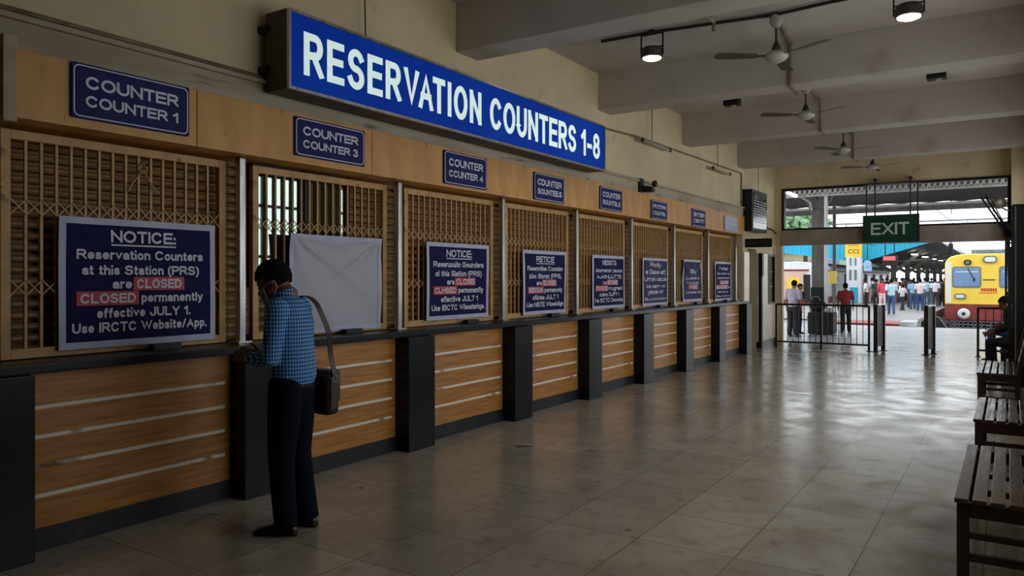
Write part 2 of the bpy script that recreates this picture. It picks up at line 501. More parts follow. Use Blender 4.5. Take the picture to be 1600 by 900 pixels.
# exit wall: header over the opening, right and left jambs
b = MB()
b.box(-4.72, .9, 18.77, 18.95, 3.69, 4.37)
b.box(-4.72, -4.56, 18.77, 18.95, 0, 3.69)
b.box(.03, .9, 18.77, 18.95, 0, 3.69)
struct(b.build('wall_far', M['wall']))
# right wall with its windows
b = MB()
ys = [-12.0] + [v for w in RIGHT_WINDOWS for v in w] + [18.77]
for i in range(0, len(ys), 2):
    b.box(.42, .62, ys[i], ys[i + 1], 0, 4.37)
for a, c in RIGHT_WINDOWS:
    b.box(.42, .62, a, c, 0, .9); b.box(.42, .62, a, c, 3.6, 4.37)
struct(b.build('wall_right', M['wall']))
for i, (a, c) in enumerate(RIGHT_WINDOWS):
    b = MB()
    for z in (.9, 1.9, 2.75, 3.55): b.box(.5, .55, a, c, z, z + .05)
    n = 3
    for k in range(n + 1):
        y = a + (c - a - .05) * k / n
        b.box(.5, .55, y, y + .05, .9, 3.6)
    struct(b.build('window_%d' % (i + 1), M['blackmetal']))
# right jamb pier: cream above, dark cladding below
b = MB().box(.035, .42, 18.35, 18.77, 3.02, 4.37)
struct(b.build('trim_1', M['wall']))
b = MB().box(.03, .42, 18.33, 18.77, 0, 3.02, .01)
struct(b.build('trim_2', M['granite']))
# transom frame and the dark crossbeam
b = MB()
b.box(-4.56, .03, 18.74, 18.92, 3.64, 3.69); b.box(-4.56, -4.50, 18.74, 18.92, 2.72, 3.64)
b.box(-.03, .03, 18.74, 18.92, 2.72, 3.64); b.box(-4.56, .03, 18.74, 18.92, 2.70, 2.74)
struct(b.build('trim_3', M['blackmetal']))
b = MB().box(-4.56, .03, 18.72, 18.94, 2.34, 2.70, .008)
b.box(-1.0, -.985, 18.715, 18.72, 2.34, 2.70)
M['lintel'] = mat('grey_brown_lintel', (168, 152, 138), (146, 132, 120), sc=3, rough=.6)
struct(b.build('trim_4', M['lintel']))
# ledge above the fascia
b = MB().box(-4.72, -4.685, -3, 16.1, 2.862, 3.02); b.box(-4.72, -4.65, -3, 16.1, 3.02, 3.05)
struct(b.build('trim_5', M['ledge']))
# fascia boards over the counters
y = -2.98
k = 0
for y1 in (.1, 2.02, 3.17, 4.88, 6.62, 8.4, 10.12, 11.9, 13.68, 15.2, 16.1):
    b = MB().box(-5.16, -4.66, y + .003, y1 - .003, 2.47, 2.86, .004)
    struct(b.build('trim_%d' % (6 + k), M['fascia']))
    y = y1; k += 1
b = MB().box(-4.66, -4.63, 1.96, 2.03, 2.44, 2.92, .004)
tag(b.build('cover_strip', M['ledge']), 'grey metal cover strip at near end of the tan fascia, left of COUNTER 1 sign', 'strip')
# beyond the counters: marble cladding, doorway, grille window
for i, (a, c, h, m) in enumerate(((16.12, 16.5, 2.12, 'marble'), (17.15, 18.02, 2.12, 'marble'), (18.02, 18.62, .95, 'marble'), (18.62, 18.77, 2.3, 'marble'))):
    b = MB().box(-4.72, -4.69, a, c, .14, h, .003)
    struct(b.build('trim_%d' % (20 + i), M[m]))
    b = MB().box(-4.72, -4.685, a, c, 0, .14)
    struct(b.build('baseboard_left' if i == 0 else 'baseboard_left_%d' % i, M['granite']))
b = MB().box(-5.0, -4.96, 16.5, 17.15, 0, 2.2)
d = struct(b.build('door_1', M['dark']))  # its colour holds the shade of the doorway recess
MB().tube([(-4.95, 16.58, 1.0), (-4.91, 16.58, 1.0), (-4.91, 16.66, 1.0)], .012).build('door_handle', M['steel'], d)
b = MB().box(-4.76, -4.68, 18.02, 18.07, .95, 2.12); b.box(-4.76, -4.68, 18.57, 18.62, .95, 2.12)
b.box(-4.76, -4.68, 18.07, 18.57, .95, 1.0); b.box(-4.76, -4.68, 18.07, 18.57, 2.07, 2.12)
w = struct(b.build('window_7', M['blackmetal']))
b = MB()
for k in range(6):
    yy = 18.12 + k * .08
    b.tube([(-4.74, yy, 1.0), (-4.74, yy, 2.07)], .009, 6)
for z in (1.35, 1.7): b.box(-4.75, -4.73, 18.07, 18.57, z, z + .02)
b.build('window_grille', M['ledge'], w)
MB().box(-5.02, -5.0, 18.02, 18.62, .95, 2.12).build('window_shutter', M['dark'], w)  # dark sheet, shade behind the grille put into its colour
# narrow dark panel beside the doorway
b = MB().box(-4.69, -4.6, 17.2, 17.34, 1.6, 2.12, .006); b.box(-4.69, -4.62, 17.22, 17.32, .0, 1.6)
tag(b.build('fire_panel', M['blackmetal']), 'narrow black upright panel on marble pier beside the dark doorway', 'panel')

# ---------------- ticket counters ----------------
ORD = ['first', 'second', 'third', 'fourth', 'fifth', 'sixth', 'seventh', 'eighth']
def ordl(k): return ORD[k] + ' from the near end' if k < 7 else 'farthest from the camera'
S0, PITCH = 3.44, 1.745
b = MB().box(-5.16, -4.56, -3, 16.06, 1.03, 1.085, .008)
tag(b.build('counter_worktop', M['granite']), 'long black granite worktop running along all the ticket counters', 'worktop')
for k in range(9):
    y0 = S0 + PITCH * (k - 1)
    lab = 'black granite pier at the near end beside the first wood panel' if k == 0 else ('black granite pier ending the counter row at the far end' if k == 8 else
          'black granite pier on the counter front, %s, between wood panels %d and %d' % (ORD[k], k, k + 1))
    t = thing('granite_pier', lab, 'pier', (-4.6, y0 + .19, 0), 'black granite piers of the counter front')
    MB().box(-4.78, -4.50, y0, y0 + .37, .0, 1.03, .006).build('pier_body', M['granite'], t)
b = MB().box(-4.78, -4.50, -3, S0 - PITCH, 0, 1.03)
tag(b.build('granite_counter', M['granite']), 'black granite counter base running out of the picture at lower left', 'base')
for k in range(8):
    a, c = S0 + PITCH * (k - 1) + .37, S0 + PITCH * k
    lab = 'orange wood laminate counter front with metal strips, ' + ordl(k)
    if k == 0: lab = 'widest-looking orange wood counter front at lower left, with scuffed metal strips'
    if k == 1: lab = 'orange wood counter front behind the man with the shoulder bag'
    t = thing('ticket_counter', lab, 'counter', (-4.68, (a + c) / 2, 0), 'wood counter fronts')
    MB().box(-4.76, -4.665, a, c, .13, 1.03).build('wood_panel', M['panel'], t)
    for j in range(4):
        z = .305 + j * .17
        MB().box(-4.667, -4.655, a + .02, c - .05, z, z + .022, .002).build('metal_strip', M['strip'], t)
    MB().box(-4.76, -4.65, a, c, 0, .13, .003).build('plinth', M['plinth'], t)
# posts between the bays
for k in range(9):
    y = 3.63 + PITCH * (k - 1)
    lab = 'aluminium post between counter windows, ' + (ORD[k - 1] if 0 < k < 9 else 'before the first') + ' from the near end'
    if k == 8: lab = 'aluminium post beyond the farthest counter window'
    t = thing('window_post', lab, 'post', (-4.8, y, 1.085), 'aluminium posts between the counter windows')
    MB().box(-4.83, -4.77, y - .028, y + .028, 1.085, 2.47, .012).build('post_tube', M['steel'], t)
    MB().box(-4.86, -4.74, y - .06, y + .06, 1.085, 1.1, .003).build('foot_plate', M['steel'], t)

GY, GL = 2.05, 1.51          # first gate, gate width
def make_shutter(y0, y1):
    b = MB()
    prof = []
    z, n = 1.09, 20
    st = (2.47 - 1.09) / n
    for i in range(n):
        for (dx, dz) in ((0, 0), (0, .021), (.060, .025), (.068, .038), (.066, .054), (.056, .068)):
            prof.append((-5.065 + dx, z + i * st + dz))
    rows = [[b.bm.verts.new((x, y, zz)) for x, zz in prof] for y in (y0, y1)]
    for i in range(len(prof) - 1):
        b.bm.faces.new((rows[0][i], rows[1][i], rows[1][i + 1], rows[0][i + 1]))
    return b
def make_gate(k):
    y0 = GY + 1.752 * k; y1 = y0 + GL
    x0, x1 = -4.93, -4.88
    desc = ['behind the big NOTICE banner at far left', 'behind the blank white banner', 'behind the third banner from the near end',
            'behind the fourth banner from the near end', 'behind the fifth banner from the near end', 'behind the slate grey banner without red',
            'behind the creased banner', 'at the far end of the row'][k]
    s = make_shutter(y0 - .135, y1 + .10)
    o = s.build('rolling_shutter', M['shutter'])
    tag(o, 'brown ribbed rolling shutter ' + desc, 'shutter', 'rolling shutters')
    t = thing('collapsible_gate', 'cream steel collapsible gate ' + desc, 'gate', (-4.905, (y0 + y1) / 2, 1.085), 'collapsible gates of the counters')
    f = MB()
    f.box(x0, x1, y0, y0 + .055, 1.09, 2.44, .004); f.box(x0, x1, y1 - .055, y1, 1.09, 2.44, .004)
    f.box(x0, x1, y0 + .055, y1 - .055, 2.385, 2.44, .004); f.box(x0, x1, y0 + .055, y1 - .055, 1.09, 1.15, .004)
    f.build('gate_frame', M['cream_steel'], t)
    n = 15
    ys = [y0 + .055 + (GL - .11) * (i + 1) / (n + 1) for i in range(n)]
    for y in ys:
        MB().box(-4.912, -4.893, y - .008, y + .008, 1.15, 2.385).build('bar', M['cream_steel'], t)
    for z in (1.51, 1.99):
        b = MB()
        yy = [y0 + .055] + ys + [y1 - .055]
        for p, q in zip(yy, yy[1:]):
            b.bar((-4.889, p, z - .045), (-4.889, q, z + .045), .007, .004, (1, 0, 0))
            b.bar((-4.885, p, z + .045), (-4.885, q, z - .045), .007, .004, (1, 0, 0))
        b.build('lattice', M['cream_steel'], t)
    b = MB().box(-4.83, -4.755, (y0 + y1) / 2 + .1, (y0 + y1) / 2 + .34, 1.086, 1.09)
    b.box(-4.83, -4.765, (y0 + y1) / 2 + .12, (y0 + y1) / 2 + .32, 1.086, 1.125)
    tag(b.build('cash_slot', M['blackmetal']), 'black cash slot at gate foot, ' + desc.replace('from the near end', 'along'), 'slot', 'cash slots under the gates')
    return t
gates = [make_gate(k) for k in range(8)]
g = gates[0]
yc = GY + .86
MB().tube([(-4.875, yc - .10, 2.14), (-4.875, yc - .08, 2.19), (-4.87, yc, 2.29), (-4.875, yc + .10, 2.15)], .006, 6).tube([(-4.875, yc - .03, 2.3), (-4.87, yc, 2.27), (-4.875, yc + .03, 2.3), (-4.872, yc, 2.34), (-4.875, yc - .03, 2.3)], .006, 6).build('hanging_wire', M['cream_steel'], g)

# glazed hatch behind the second gate
def hatch_glass():
    m = bpy.data.materials.new('hatch_glass'); m.use_nodes = True
    N, L = m.node_tree.nodes, m.node_tree.links
    N.remove(N['Principled BSDF'])
    gl = N.new('ShaderNodeBsdfGlossy'); gl.inputs['Roughness'].default_value = .02; gl.inputs[0].default_value = (.8, .95, .88, 1)
    tr = N.new('ShaderNodeBsdfTransparent'); tr.inputs[0].default_value = (.75, .85, .8, 1)
    mx = N.new('ShaderNodeMixShader'); mx.inputs[0].default_value = .22
    mx.inputs[0].default_value = .42
    L.new(tr.outputs[0], mx.inputs[1]); L.new(gl.outputs[0], mx.inputs[2])
    L.new(mx.outputs[0], N['Material Output'].inputs[0])
    return m
M['glass'] = hatch_glass()
t = thing('glazed_hatch', 'sliding glass hatch reflecting daylight behind the gate above the masked man', 'window', (-4.97, 4.35, 1.5))
b = MB()
for z in (1.5, 2.43): b.box(-4.985, -4.95, 3.83, 4.9, z, z + .035)
for y in (3.83, 4.33, 4.38, 4.865): b.box(-4.985, -4.95, y, y + .035, 1.5, 2.465)
b.build('hatch_frame', M['blackmetal'], t)
for a, c in ((3.865, 4.33), (4.415, 4.865)):
    MB().box(-4.972, -4.967, a, c, 1.535, 2.43).build('glass_pane', M['glass'], t)

# banners
def make_banner(k, y0, w, z0, z1, lines, hl, cloth, label, folds=.006, head_line=True, skew=0.0, xb=-4.868):
    h = z1 - z0
    rnd = random.Random(k * 7 + 3)
    ph = [rnd.uniform(0, 6.28) for _ in range(4)]
    def d(x, y):                                  # x, y from the middle, metres
        u, v = x / w, y / h
        r = folds * (math.sin(5 * u + 2.2 * v + ph[0]) + .6 * math.sin(9 * u - 5 * v + ph[1]))
        # tension creases running in from the two top corners
        for sx in (-1, 1):
            du, dv = (u * sx + .5), (.5 - v)
            rr = math.hypot(du, dv)
            an = math.atan2(dv, max(du, 1e-4))
            for q, (ca, amp) in enumerate(((.62, 1.0), (.95, .75), (.30, .45))):
                dd = abs(-math.sin(ca) * du + math.cos(ca) * dv); ll = math.cos(ca) * du + math.sin(ca) * dv
                if ll > 0: r += folds * 1.1 * amp * math.exp(-(dd / (.016 + .03 * ll)) ** 2) * math.exp(-1.6 * ll) * min(1, ll * 8)
            r += folds * 1.2 * math.exp(-rr * 2.0) * math.sin(an * 9 + ph[2]) * min(1, rr * 5)
        return r
    def fn(off):
        def q(x, y):
            return (xb + .012 + d(x, y) + off, y0 + w / 2 + x, z0 + h / 2 + y + skew * (x / w) * (y / h))
        return q
    base = fn(0)
    b = MB()
    b.sheet(lambda u, v: base((u - .5) * w, (v - .5) * h), 84, 64)
    o = b.build('notice_banner' if lines else 'blank_banner', cloth)
    sm = o.modifiers.new('thickness', 'SOLIDIFY'); sm.thickness = .002; sm.offset = -1
    for p in o.data.polygons: p.use_smooth = True
    tag(o, label, 'banner', 'banners tied to the counter gates')
    bw = .042
    rim = fn(.005)
    b = MB()
    def strip(x0, x1, yy0, yy1, nu, nv):
        b.sheet(lambda u, v: rim(x0 + (x1 - x0) * u, yy0 + (yy1 - yy0) * v), nu, nv)
    strip(-w / 2, w / 2, h / 2 - bw, h / 2, 44, 2); strip(-w / 2, w / 2, -h / 2, -h / 2 + bw, 44, 2)
    strip(-w / 2, -w / 2 + bw, -h / 2 + bw, h / 2 - bw, 2, 34); strip(w / 2 - bw, w / 2, -h / 2 + bw, h / 2 - bw, 2, 34)
    b.build('hem', M['border'], o, smooth=True)
    if not lines: return o
    tx = fn(.008)
    for s, cx, cy, tw, th in lines:
        b = MB()
        put_any(b, s, tw * w, th * h, tx, cx * w, cy * h, .2)
        b.build('lettering', M['letter'], o)
    if head_line:
        b = MB()
        s, cx, cy, tw, th = lines[0]
        b.sheet(lambda u, v: tx((cx - tw / 2 + tw * u) * w, (cy - .5 * th - .016 - .012 * v) * h), 16, 1)
        b.build('underline', M['letter'], o)
    rd = fn(.006)
    for cx, cy, tw, th in hl:
        r = MB().sheet(lambda u, v: rd((cx + (u - .5) * tw) * w, (cy + (v - .5) * th) * h), 12, 3)
        r.build('red_highlight', M['red'], o)
    return o
def notice(a):
    return [(a[0], .0, .365, .42, .095), (a[1], .0, .22, .81, .076), (a[2], .0, .10, .75, .076), (a[3], -.14, -.008, .12, .076), (a[4], .10, -.008, .30, .076),
            (a[5], -.22, -.12, .33, .076), (a[6], .19, -.12, .42, .076), (a[7], .01, -.235, .60, .076), (a[8], .0, -.345, .86, .076)]
HL = [(.10, -.008, .34, .108), (-.22, -.12, .37, .108)]
FULL = ['NOTICE:', 'Reservation Counters', 'at this Station (PRS)', 'are', 'CLOSED', 'CLOSED', 'permanently', 'effective JULY 1.', 'Use IRCTC Website/App.']
BX = [2.36, 4.13, 5.85, 7.64, 9.45, 11.17, 12.96, 14.72]
make_banner(0, BX[0], 1.09, 1.125, 1.95, notice(FULL), HL, M['navy'], 'large navy NOTICE banner at far left under the COUNTER 1 sign', .004)
make_banner(1, BX[1], 1.08, 1.11, 1.93, None, None, M['white_vinyl'], 'blank white banner with creased corners behind the masked man', .016)
make_banner(2, BX[2], 1.08, 1.14, 1.93, notice(['NOTICE:', 'Reseruouitn Gounders', 'ol this Slation (PRS)', 'are', 'CLOSEI', 'CLHSED', 'permonenfly', 'eflective JUL7 1', 'Use IBCTC Wlesatarkge.']),
            HL, M['navy'], 'navy notice banner under the COUNTER 4 sign, right of the blank banner', .004)
make_banner(3, BX[3], 1.05, 1.12, 1.905, notice(['RETICE', 'Resenndtes Coundon', 'zl.kc Slorez (PPS,', 'are', 'SLOSED', 'SEDOUN', 'permanonly', 'eflictes JULT 1', 'Use NSTE Wloesioilge']),
            HL, M['navy'], 'navy notice banner with RETICE heading, fourth from the near end', .004)
make_banner(4, BX[4], 1.05, 1.13, 1.89, notice(['NESSTS', 'bournenon zsuoos', 'AJAINUUTTE', 'ze', 'EOSE', 'CWSZE', 'rrugned', 'oders OJFY I', 'Ne SCTC Denmirip']),
            HL, M['navy'], 'navy notice banner with two red patches, fifth from the near end', .004, head_line=False)
make_banner(5, BX[5], 1.07, 1.12, 1.89, [('Rotly', 0, .36, .42, .1), ('a Gaxe af)', 0, .21, .78, .1), ('Urmok caizzis', 0, .06, .86, .09), ('cs oanr wl', 0, -.09, .74, .085), ('yiscee wr', 0, -.21, .62, .1), ('Suyoorocoiion', 0, -.36, .86, .06)],
            [], M['faded'], 'slate grey banner without red patches, sixth from the near end', .004, head_line=False)
make_banner(6, BX[6], .99, 1.14, 1.90, [('Siy', 0, .22, .4, .1), ('Jueresn rs', .0, .06, .76, .07), ('Nc gsv ab', 0, -.05, .62, .06), ('Wosn', .0, -.15, .4, .1), ('Usmaoies nob', .0, -.28, .76, .06)],
            [(.0, -.15, .5, .12)], M['faded'], 'badly creased banner with one red patch, seventh from the near end', .014, head_line=False)
make_banner(7, BX[7], 1.02, 1.11, 1.89, [('Nrisc', 0, .33, .5, .09), ('Sorwatcn oq', 0, .2, .76, .06), ('Jouiooors', 0, .09, .76, .06), ('JLOSE', .05, -.03, .44, .08), ('IBUCOED e', 0, -.15, .8, .08), ('ocwk Ju', 0, -.27, .6, .06), ('Sounoroivo', 0, -.38, .8, .05)],
            [(.05, -.03, .5, .1), (-.1, -.15, .6, .1)], M['navy'], 'farthest notice banner at the end of the counter row', .008, head_line=False)

# enamel counter plates on the fascia
def plate(y0, y1, z0, z1, l1, l2, label, m=None):
    w, h = y1 - y0, z1 - z0
    cy, cz = (y0 + y1) / 2, (z0 + z1) / 2
    t = MB()
    pts = round_rect(w, h, .012)
    t.prism([(-4.66, cy + x, cz + z) for x, z in pts], (.018, 0, 0))
    o = t.build('counter_plate', m or M['plate'])
    tag(o, label, 'sign', 'counter number plates')
    fn = lambda x, y: (-4.640, cy + x, cz + y)
    b = MB()
    ring_face(b, round_rect(w - .02, h - .02, .035), round_rect(w - .034, h - .034, .03), fn)
    b.build('border_line', M['plate_text'], o)
    for l, q, cc in ((l1, .235, .17), (l2, .21, -.17)):
        b = MB(); put_any(b, l, w * .79, h * q, fn, 0, h * cc, .205)
        b.build('lettering', M['plate_text'], o)
M['plate_pale'] = mat('washed_out_plate', (150, 158, 178), (128, 136, 160), sc=4, rough=.3)
plate(2.33, 3.10, 2.525, 2.855, 'COUNTER', 'COUNTER 1', 'navy plate reading COUNTER 1, first and largest over the counters')
plate(4.01, 4.77, 2.525, 2.83, 'COUNTER', 'COUNTER 3', 'navy plate reading COUNTER 3 above the blank white banner')
plate(5.87, 6.60, 2.50, 2.83, 'COUNTER', 'CCUNTER 4', 'navy plate reading COUNTER 4 under the big blue sign')
plate(7.56, 8.28, 2.49, 2.81, 'CDUNTER', 'SOUNTEE.S', 'navy counter plate, fourth from the near end, beneath the big sign')
plate(9.27, 9.98, 2.505, 2.82, 'COUNTER', 'SOUNTBLS', 'navy counter plate just past the far end of the big sign')
plate(11.03, 11.69, 2.49, 2.785, 'PNTPR', 'COUNTBL', 'navy counter plate, sixth, right of the black wall fitting')
plate(12.85, 13.55, 2.48, 2.795, 'BNTIER', 'CIBNTIT', 'navy counter plate, seventh from the near end')
plate(14.67, 15.51, 2.50, 2.79, 'COUNTER', 'CIUNTIS', 'pale washed-out counter plate, last of the row', M['plate_pale'])

# the big lit sign
M['sign_blue'] = mat('lit_sign_blue', (12, 66, 168), (8, 50, 146), sc=1.2, rough=.7, spec=.1, emit=0)
for nn, st_, c_ in (('sign_blue', .42, (4, 52, 160)),):
    p = M[nn].node_tree.nodes['Principled BSDF']
    p.inputs['Emission Color'].default_value = lin(c_); p.inputs['Emission Strength'].default_value = st_
M['sign_letter'] = mat('lit_sign_letters', (226, 246, 240), rough=.8, spec=.05, emit=.7)
SY0, SY1, SZ0, SZ1 = 3.74, 8.93, 2.955, 3.545
t = thing('lightbox_sign', 'long blue lit sign reading RESERVATION COUNTERS 1-8', 'sign', (-4.55, (SY0 + SY1) / 2, SZ0))
MB().box(-4.66, -4.42, SY0, SY1, SZ0, SZ1, .006).build('sign_case', M['fan_dark'], t)
f = MB()
for a in ((SY0, SY1, SZ0, SZ0 + .022), (SY0, SY1, SZ1 - .022, SZ1), (SY0, SY0 + .022, SZ0 + .022, SZ1 - .022), (SY1 - .022, SY1, SZ0 + .022, SZ1 - .022)):
    f.box(-4.42, -4.395, *a)
f.build('sign_frame', M['steel'], t)
fp = MB().box(-4.42, -4.41, SY0 + .022, SY1 - .022, SZ0 + .022, SZ1 - .022).build('sign_face', M['sign_blue'], t)
fn = lambda x, y: (-4.4075, (SY0 + SY1) / 2 + x, (SZ0 + SZ1) / 2 + y)
for l, ww, cc in (('RESERVATION', 2.28, -1.305), ('COUNTERS', 1.83, .90), ('1-8', .51, 2.20)):
    b = MB(); put_caps(b, l, ww, .325, fn, cc, 0, .175)
    b.build('lettering', M['sign_letter'], fp)
for zz in (3.1, 3.4):
    MB().box(-4.72, -4.62, SY0 - .02, SY0 + .03, zz, zz + .05).build('bracket', M['blackmetal'], t)

# ---------------- fittings on wall and ceiling ----------------
def cable(pts, label, r=.006, m='wire', name='hanging_wire', cat='wire', grp=None):
    return tag(MB().tube(pts, r, 6).build(name, M[m]), label, cat, grp)
cable([(-4.64, 4.75, 3.545), (-4.64, 4.78, 3.62), (-4.66, 4.78, 4.37)], 'thin black wire dropping from ceiling to the top of the big blue sign')
cable([(-4.64, 11.05, 3.70), (-4.64, 11.05, 4.37)], 'thin hanging rod above the nearer unlit tube light on the cream wall', name='hanging_rod', cat='rod')
cable([(-4.64, 14.22, 3.66), (-4.64, 14.22, 4.37)], 'thin hanging rod above the farther unlit tube light on the cream wall', name='hanging_rod', cat='rod')
cable([(-4.62, 16.95, 3.43), (-4.62, 16.95, 4.37)], 'thin hanging rod above the dark display board', name='hanging_rod', cat='rod')
cable([(-4.7, -2.9, 3.10), (-4.7, 3.6, 3.08), (-4.7, 9.0, 3.06), (-4.7, 16.1, 3.03)], 'long pale conduit along the wall just above the tan fascia', .014, 'pipe', 'wall_conduit', 'pipe')
cable([(-4.7, 8.93, 3.62), (-4.7, 10.7, 3.70), (-4.7, 15.93, 3.76), (-4.7, 15.96, 3.73), (-4.7, 15.96, 2.88)], 'brown conduit running from the big sign past the tube lights and down the wall', .016, 'pipe', 'wall_conduit', 'pipe')
cable([(-4.68, 17.2, 2.82), (-4.68, 17.9, 2.72), (-4.68, 18.4, 2.70), (-4.68, 18.74, 2.62)], 'sagging black cable on the wall between display board and exit opening', .014)
for i, (y0, y1, z, lab) in enumerate(((10.56, 11.7, 3.63, 'unlit slim tube light on the cream wall, nearer of two'), (13.8, 14.85, 3.6, 'unlit slim tube light on the cream wall, farther of two'))):
    t = thing('tube_light', lab, 'light', (-4.62, (y0 + y1) / 2, z))
    MB().box(-4.72, -4.61, y0, y1, z, z + .03, .004).build('batten', M['ledge'], t)
    MB().tube([(-4.59, y0 + .04, z), (-4.59, y1 - .04, z)], .014, 8).build('tube', M['ledge'], t)
    b = MB().box(-4.61, -4.57, y0, y0 + .04, z - .025, z + .035); b.box(-4.61, -4.57, y1 - .04, y1, z - .025, z + .035)
    b.build('end_cap', M['fan_dark'], t)
t = thing('wall_alarm', 'black wall fitting with a round dark head above the fascia, right of big sign', 'alarm', (-4.66, 10.75, 2.87))
MB().box(-4.72, -4.64, 10.62, 10.74, 2.86, 3.07, .006).build('back_plate', M['blackmetal'], t)
MB().tube([(-4.64, 10.7, 2.94), (-4.52, 10.78, 2.92)], .03).box(-4.64, -4.5, 10.72, 10.84, 2.87, 2.93, .006).build('bracket_arm', M['blackmetal'], t)
M['dark_red'] = mat('dark_red_plastic', (52, 14, 16), rough=.3)
MB().lathe([(.001, -.03), (.04, -.03), (.055, 0), (.045, .03), (.001, .05)], (-4.52, 10.86, 3.0), 16, 'x').build('round_head', M['dark_red'], t)
# dark display board and the small black hanging sign
t = thing('display_board', 'dark glossy display board with rows of pale text above the far doorway', 'board', (-4.6, 16.6, 2.55))
MB().box(-4.72, -4.5, 16.03, 17.2, 2.56, 3.43, .008).build('board_case', M['blackmetal'], t)
M['screen'] = mat('glossy_dark_screen', (28, 34, 38), rough=.12, spec=.9)
s = MB().box(-4.5, -4.494, 16.1, 17.13, 2.62, 3.37).build('screen', M['screen'], t)
b = MB(); rnd = random.Random(4)
fn = lambda x, y: (-4.492, 16.61 + x, 2.99 + y)
put_text(b, 'i', .05, .1, fn, -.3, .3); 
for r in range(9):
    z = .2 - r * .055
    x = -.46
    while x < .44:
        ww = rnd.uniform(.06, .2)
        b.sheet(lambda u, v: fn(x + ww * u, z + .02 * v), 1, 1)
        x += ww + .04
b.build('text_rows', M['plate_text'], s)
t = thing('hanging_sign', 'small black sign sticking out from the wall below the display board', 'sign', (-4.45, 16.3, 2.2))
MB().box(-4.74, -4.16, 16.28, 16.33, 2.215, 2.40, .004).build('sign_plate', M['blackmetal'], t)
b = MB(); fn = lambda x, y: (-4.45 + x, 16.278, 2.305 + y)
for k in range(9):
    x = -.22 + k * .05
    b.sheet(lambda u, v: fn(x + .032 * u, -.03 + .06 * v), 1, 1)
b.build('faint_letters', M['fan_dark'], t)

# ceiling conduits
cable([(-4.0, 8.02, 4.34), (-3.38, 8.03, 4.34), (-2.06, 8.2, 4.34), (-1.5, 8.13, 4.34), (.38, 8.1, 4.34)], 'black conduit crossing the ceiling over the nearest fan and round lamp', .018, 'wire', 'ceiling_conduit', 'pipe')
cable([(-2.06, 8.28, 4.34), (-2.16, 9.3, 4.34), (-2.18, 9.35, 4.3), (-2.18, 9.35, 3.86), (-2.2, 9.8, 3.85), (-2.2, 9.8, 4.34), (-2.45, 11.4, 4.34)], 'pale conduit from nearest fan, under the beam, to second fan', .022, 'pipe', 'ceiling_conduit', 'pipe')
cable([(-2.45, 11.5, 4.34), (-2.46, 12.52, 4.34), (-2.46, 12.53, 3.86), (-2.46, 12.97, 3.85), (-2.46, 12.98, 4.34), (-2.54, 14.9, 4.34)], 'pale conduit from second fan, under the beam, to third fan', .02, 'pipe', 'ceiling_conduit', 'pipe')
cable([(-2.54, 15.0, 4.34), (-2.5, 15.71, 4.34), (-2.5, 15.72, 3.86), (-2.5, 16.17, 3.85), (-2.5, 16.17, 4.34), (-2.42, 17.5, 4.34)], 'pale conduit from third fan, under the beam, to farthest fan', .02, 'pipe', 'ceiling_conduit', 'pipe')
cable([(-2.75, 6.6, 4.34), (-2.72, 7.6, 4.34), (-2.66, 8.02, 4.33), (-2.66, 8.02, 4.22)], 'short pale conduit bending down from the ceiling left of nearest fan', .022, 'pipe', 'ceiling_conduit', 'pipe')

# ceiling fans
def make_fan():
    t = thing('ceiling_fan', '', 'fan', (0, 0, 0), 'ceiling fans')
    MB().lathe([(.03, .0), (.062, -.03), (.07, -.10), (.03, -.16), (.02, -.16)], (0, 0, 0), 20).build('ceiling_cup', M['fan'], t, True)
    MB().tube([(0, 0, -.12), (0, 0, -.40)], .013).build('down_rod', M['fan_dark'], t)
    MB().lathe([(.016, -.30), (.05, -.38), (.05, -.40), (.03, -.41)], (0, 0, 0), 20).build('lower_cup', M['fan_dark'], t, True)
    MB().lathe([(.02, -.39), (.075, -.41), (.12, -.44), (.125, -.47), (.09, -.505), (.05, -.525), (.001, -.53)], (0, 0, 0), 24).build('motor', M['fan'], t, True)
    for a in (0, 120, 240):
        a = math.radians(a)
        c, s = math.cos(a), math.sin(a)
        b = MB()
        P = []
        for (r, wd) in ((.10, .02), (.2, .024), (.22, .05), (.40, .065), (.58, .07), (.635, .062), (.65, .03)):
            P.append((r, wd))
        up, lo = [], []
        for zz, lst in ((0, up), (-.005, lo)):
            for r, wd in P:
                lst.append([b.bm.verts.new((c * r - s * q * wd, s * r + c * q * wd, -.455 + zz + q * wd * .18)) for q in (-1, 1)])
        for lst, fl in ((up, 0), (lo, 1)):
            for A, B in zip(lst, lst[1:]):
                b.bm.faces.new((A[0], B[0], B[1], A[1]) if not fl else (A[1], B[1], B[0], A[0]))
        for i in range(len(P) - 1):
            for q in (0, 1): b.bm.faces.new((up[i][q], up[i + 1][q], lo[i + 1][q], lo[i][q]))
        b.bm.faces.new((up[-1][0], up[-1][1], lo[-1][1], lo[-1][0])); b.bm.faces.new((up[0][0], up[0][1], lo[0][1], lo[0][0]))
        b.build('blade', M['blade'], t)
    return t
fan0 = make_fan()
for i, (x, y, a, lab) in enumerate(((-2.06, 8.24, 213, 'ceiling fan nearest the camera, between the first two beams in view'), (-2.45, 11.45, 215, 'second ceiling fan from the camera, dark-bladed'),
        (-2.54, 14.95, 235, 'third ceiling fan from the camera'), (-2.42, 17.6, 209, 'farthest ceiling fan, in front of the exit header'))):
    o = fan0 if i == 0 else copy_tree(fan0)
    o.location = (x, y, 4.37); o.rotation_euler.z = math.radians(a)
    o['label'] = lab

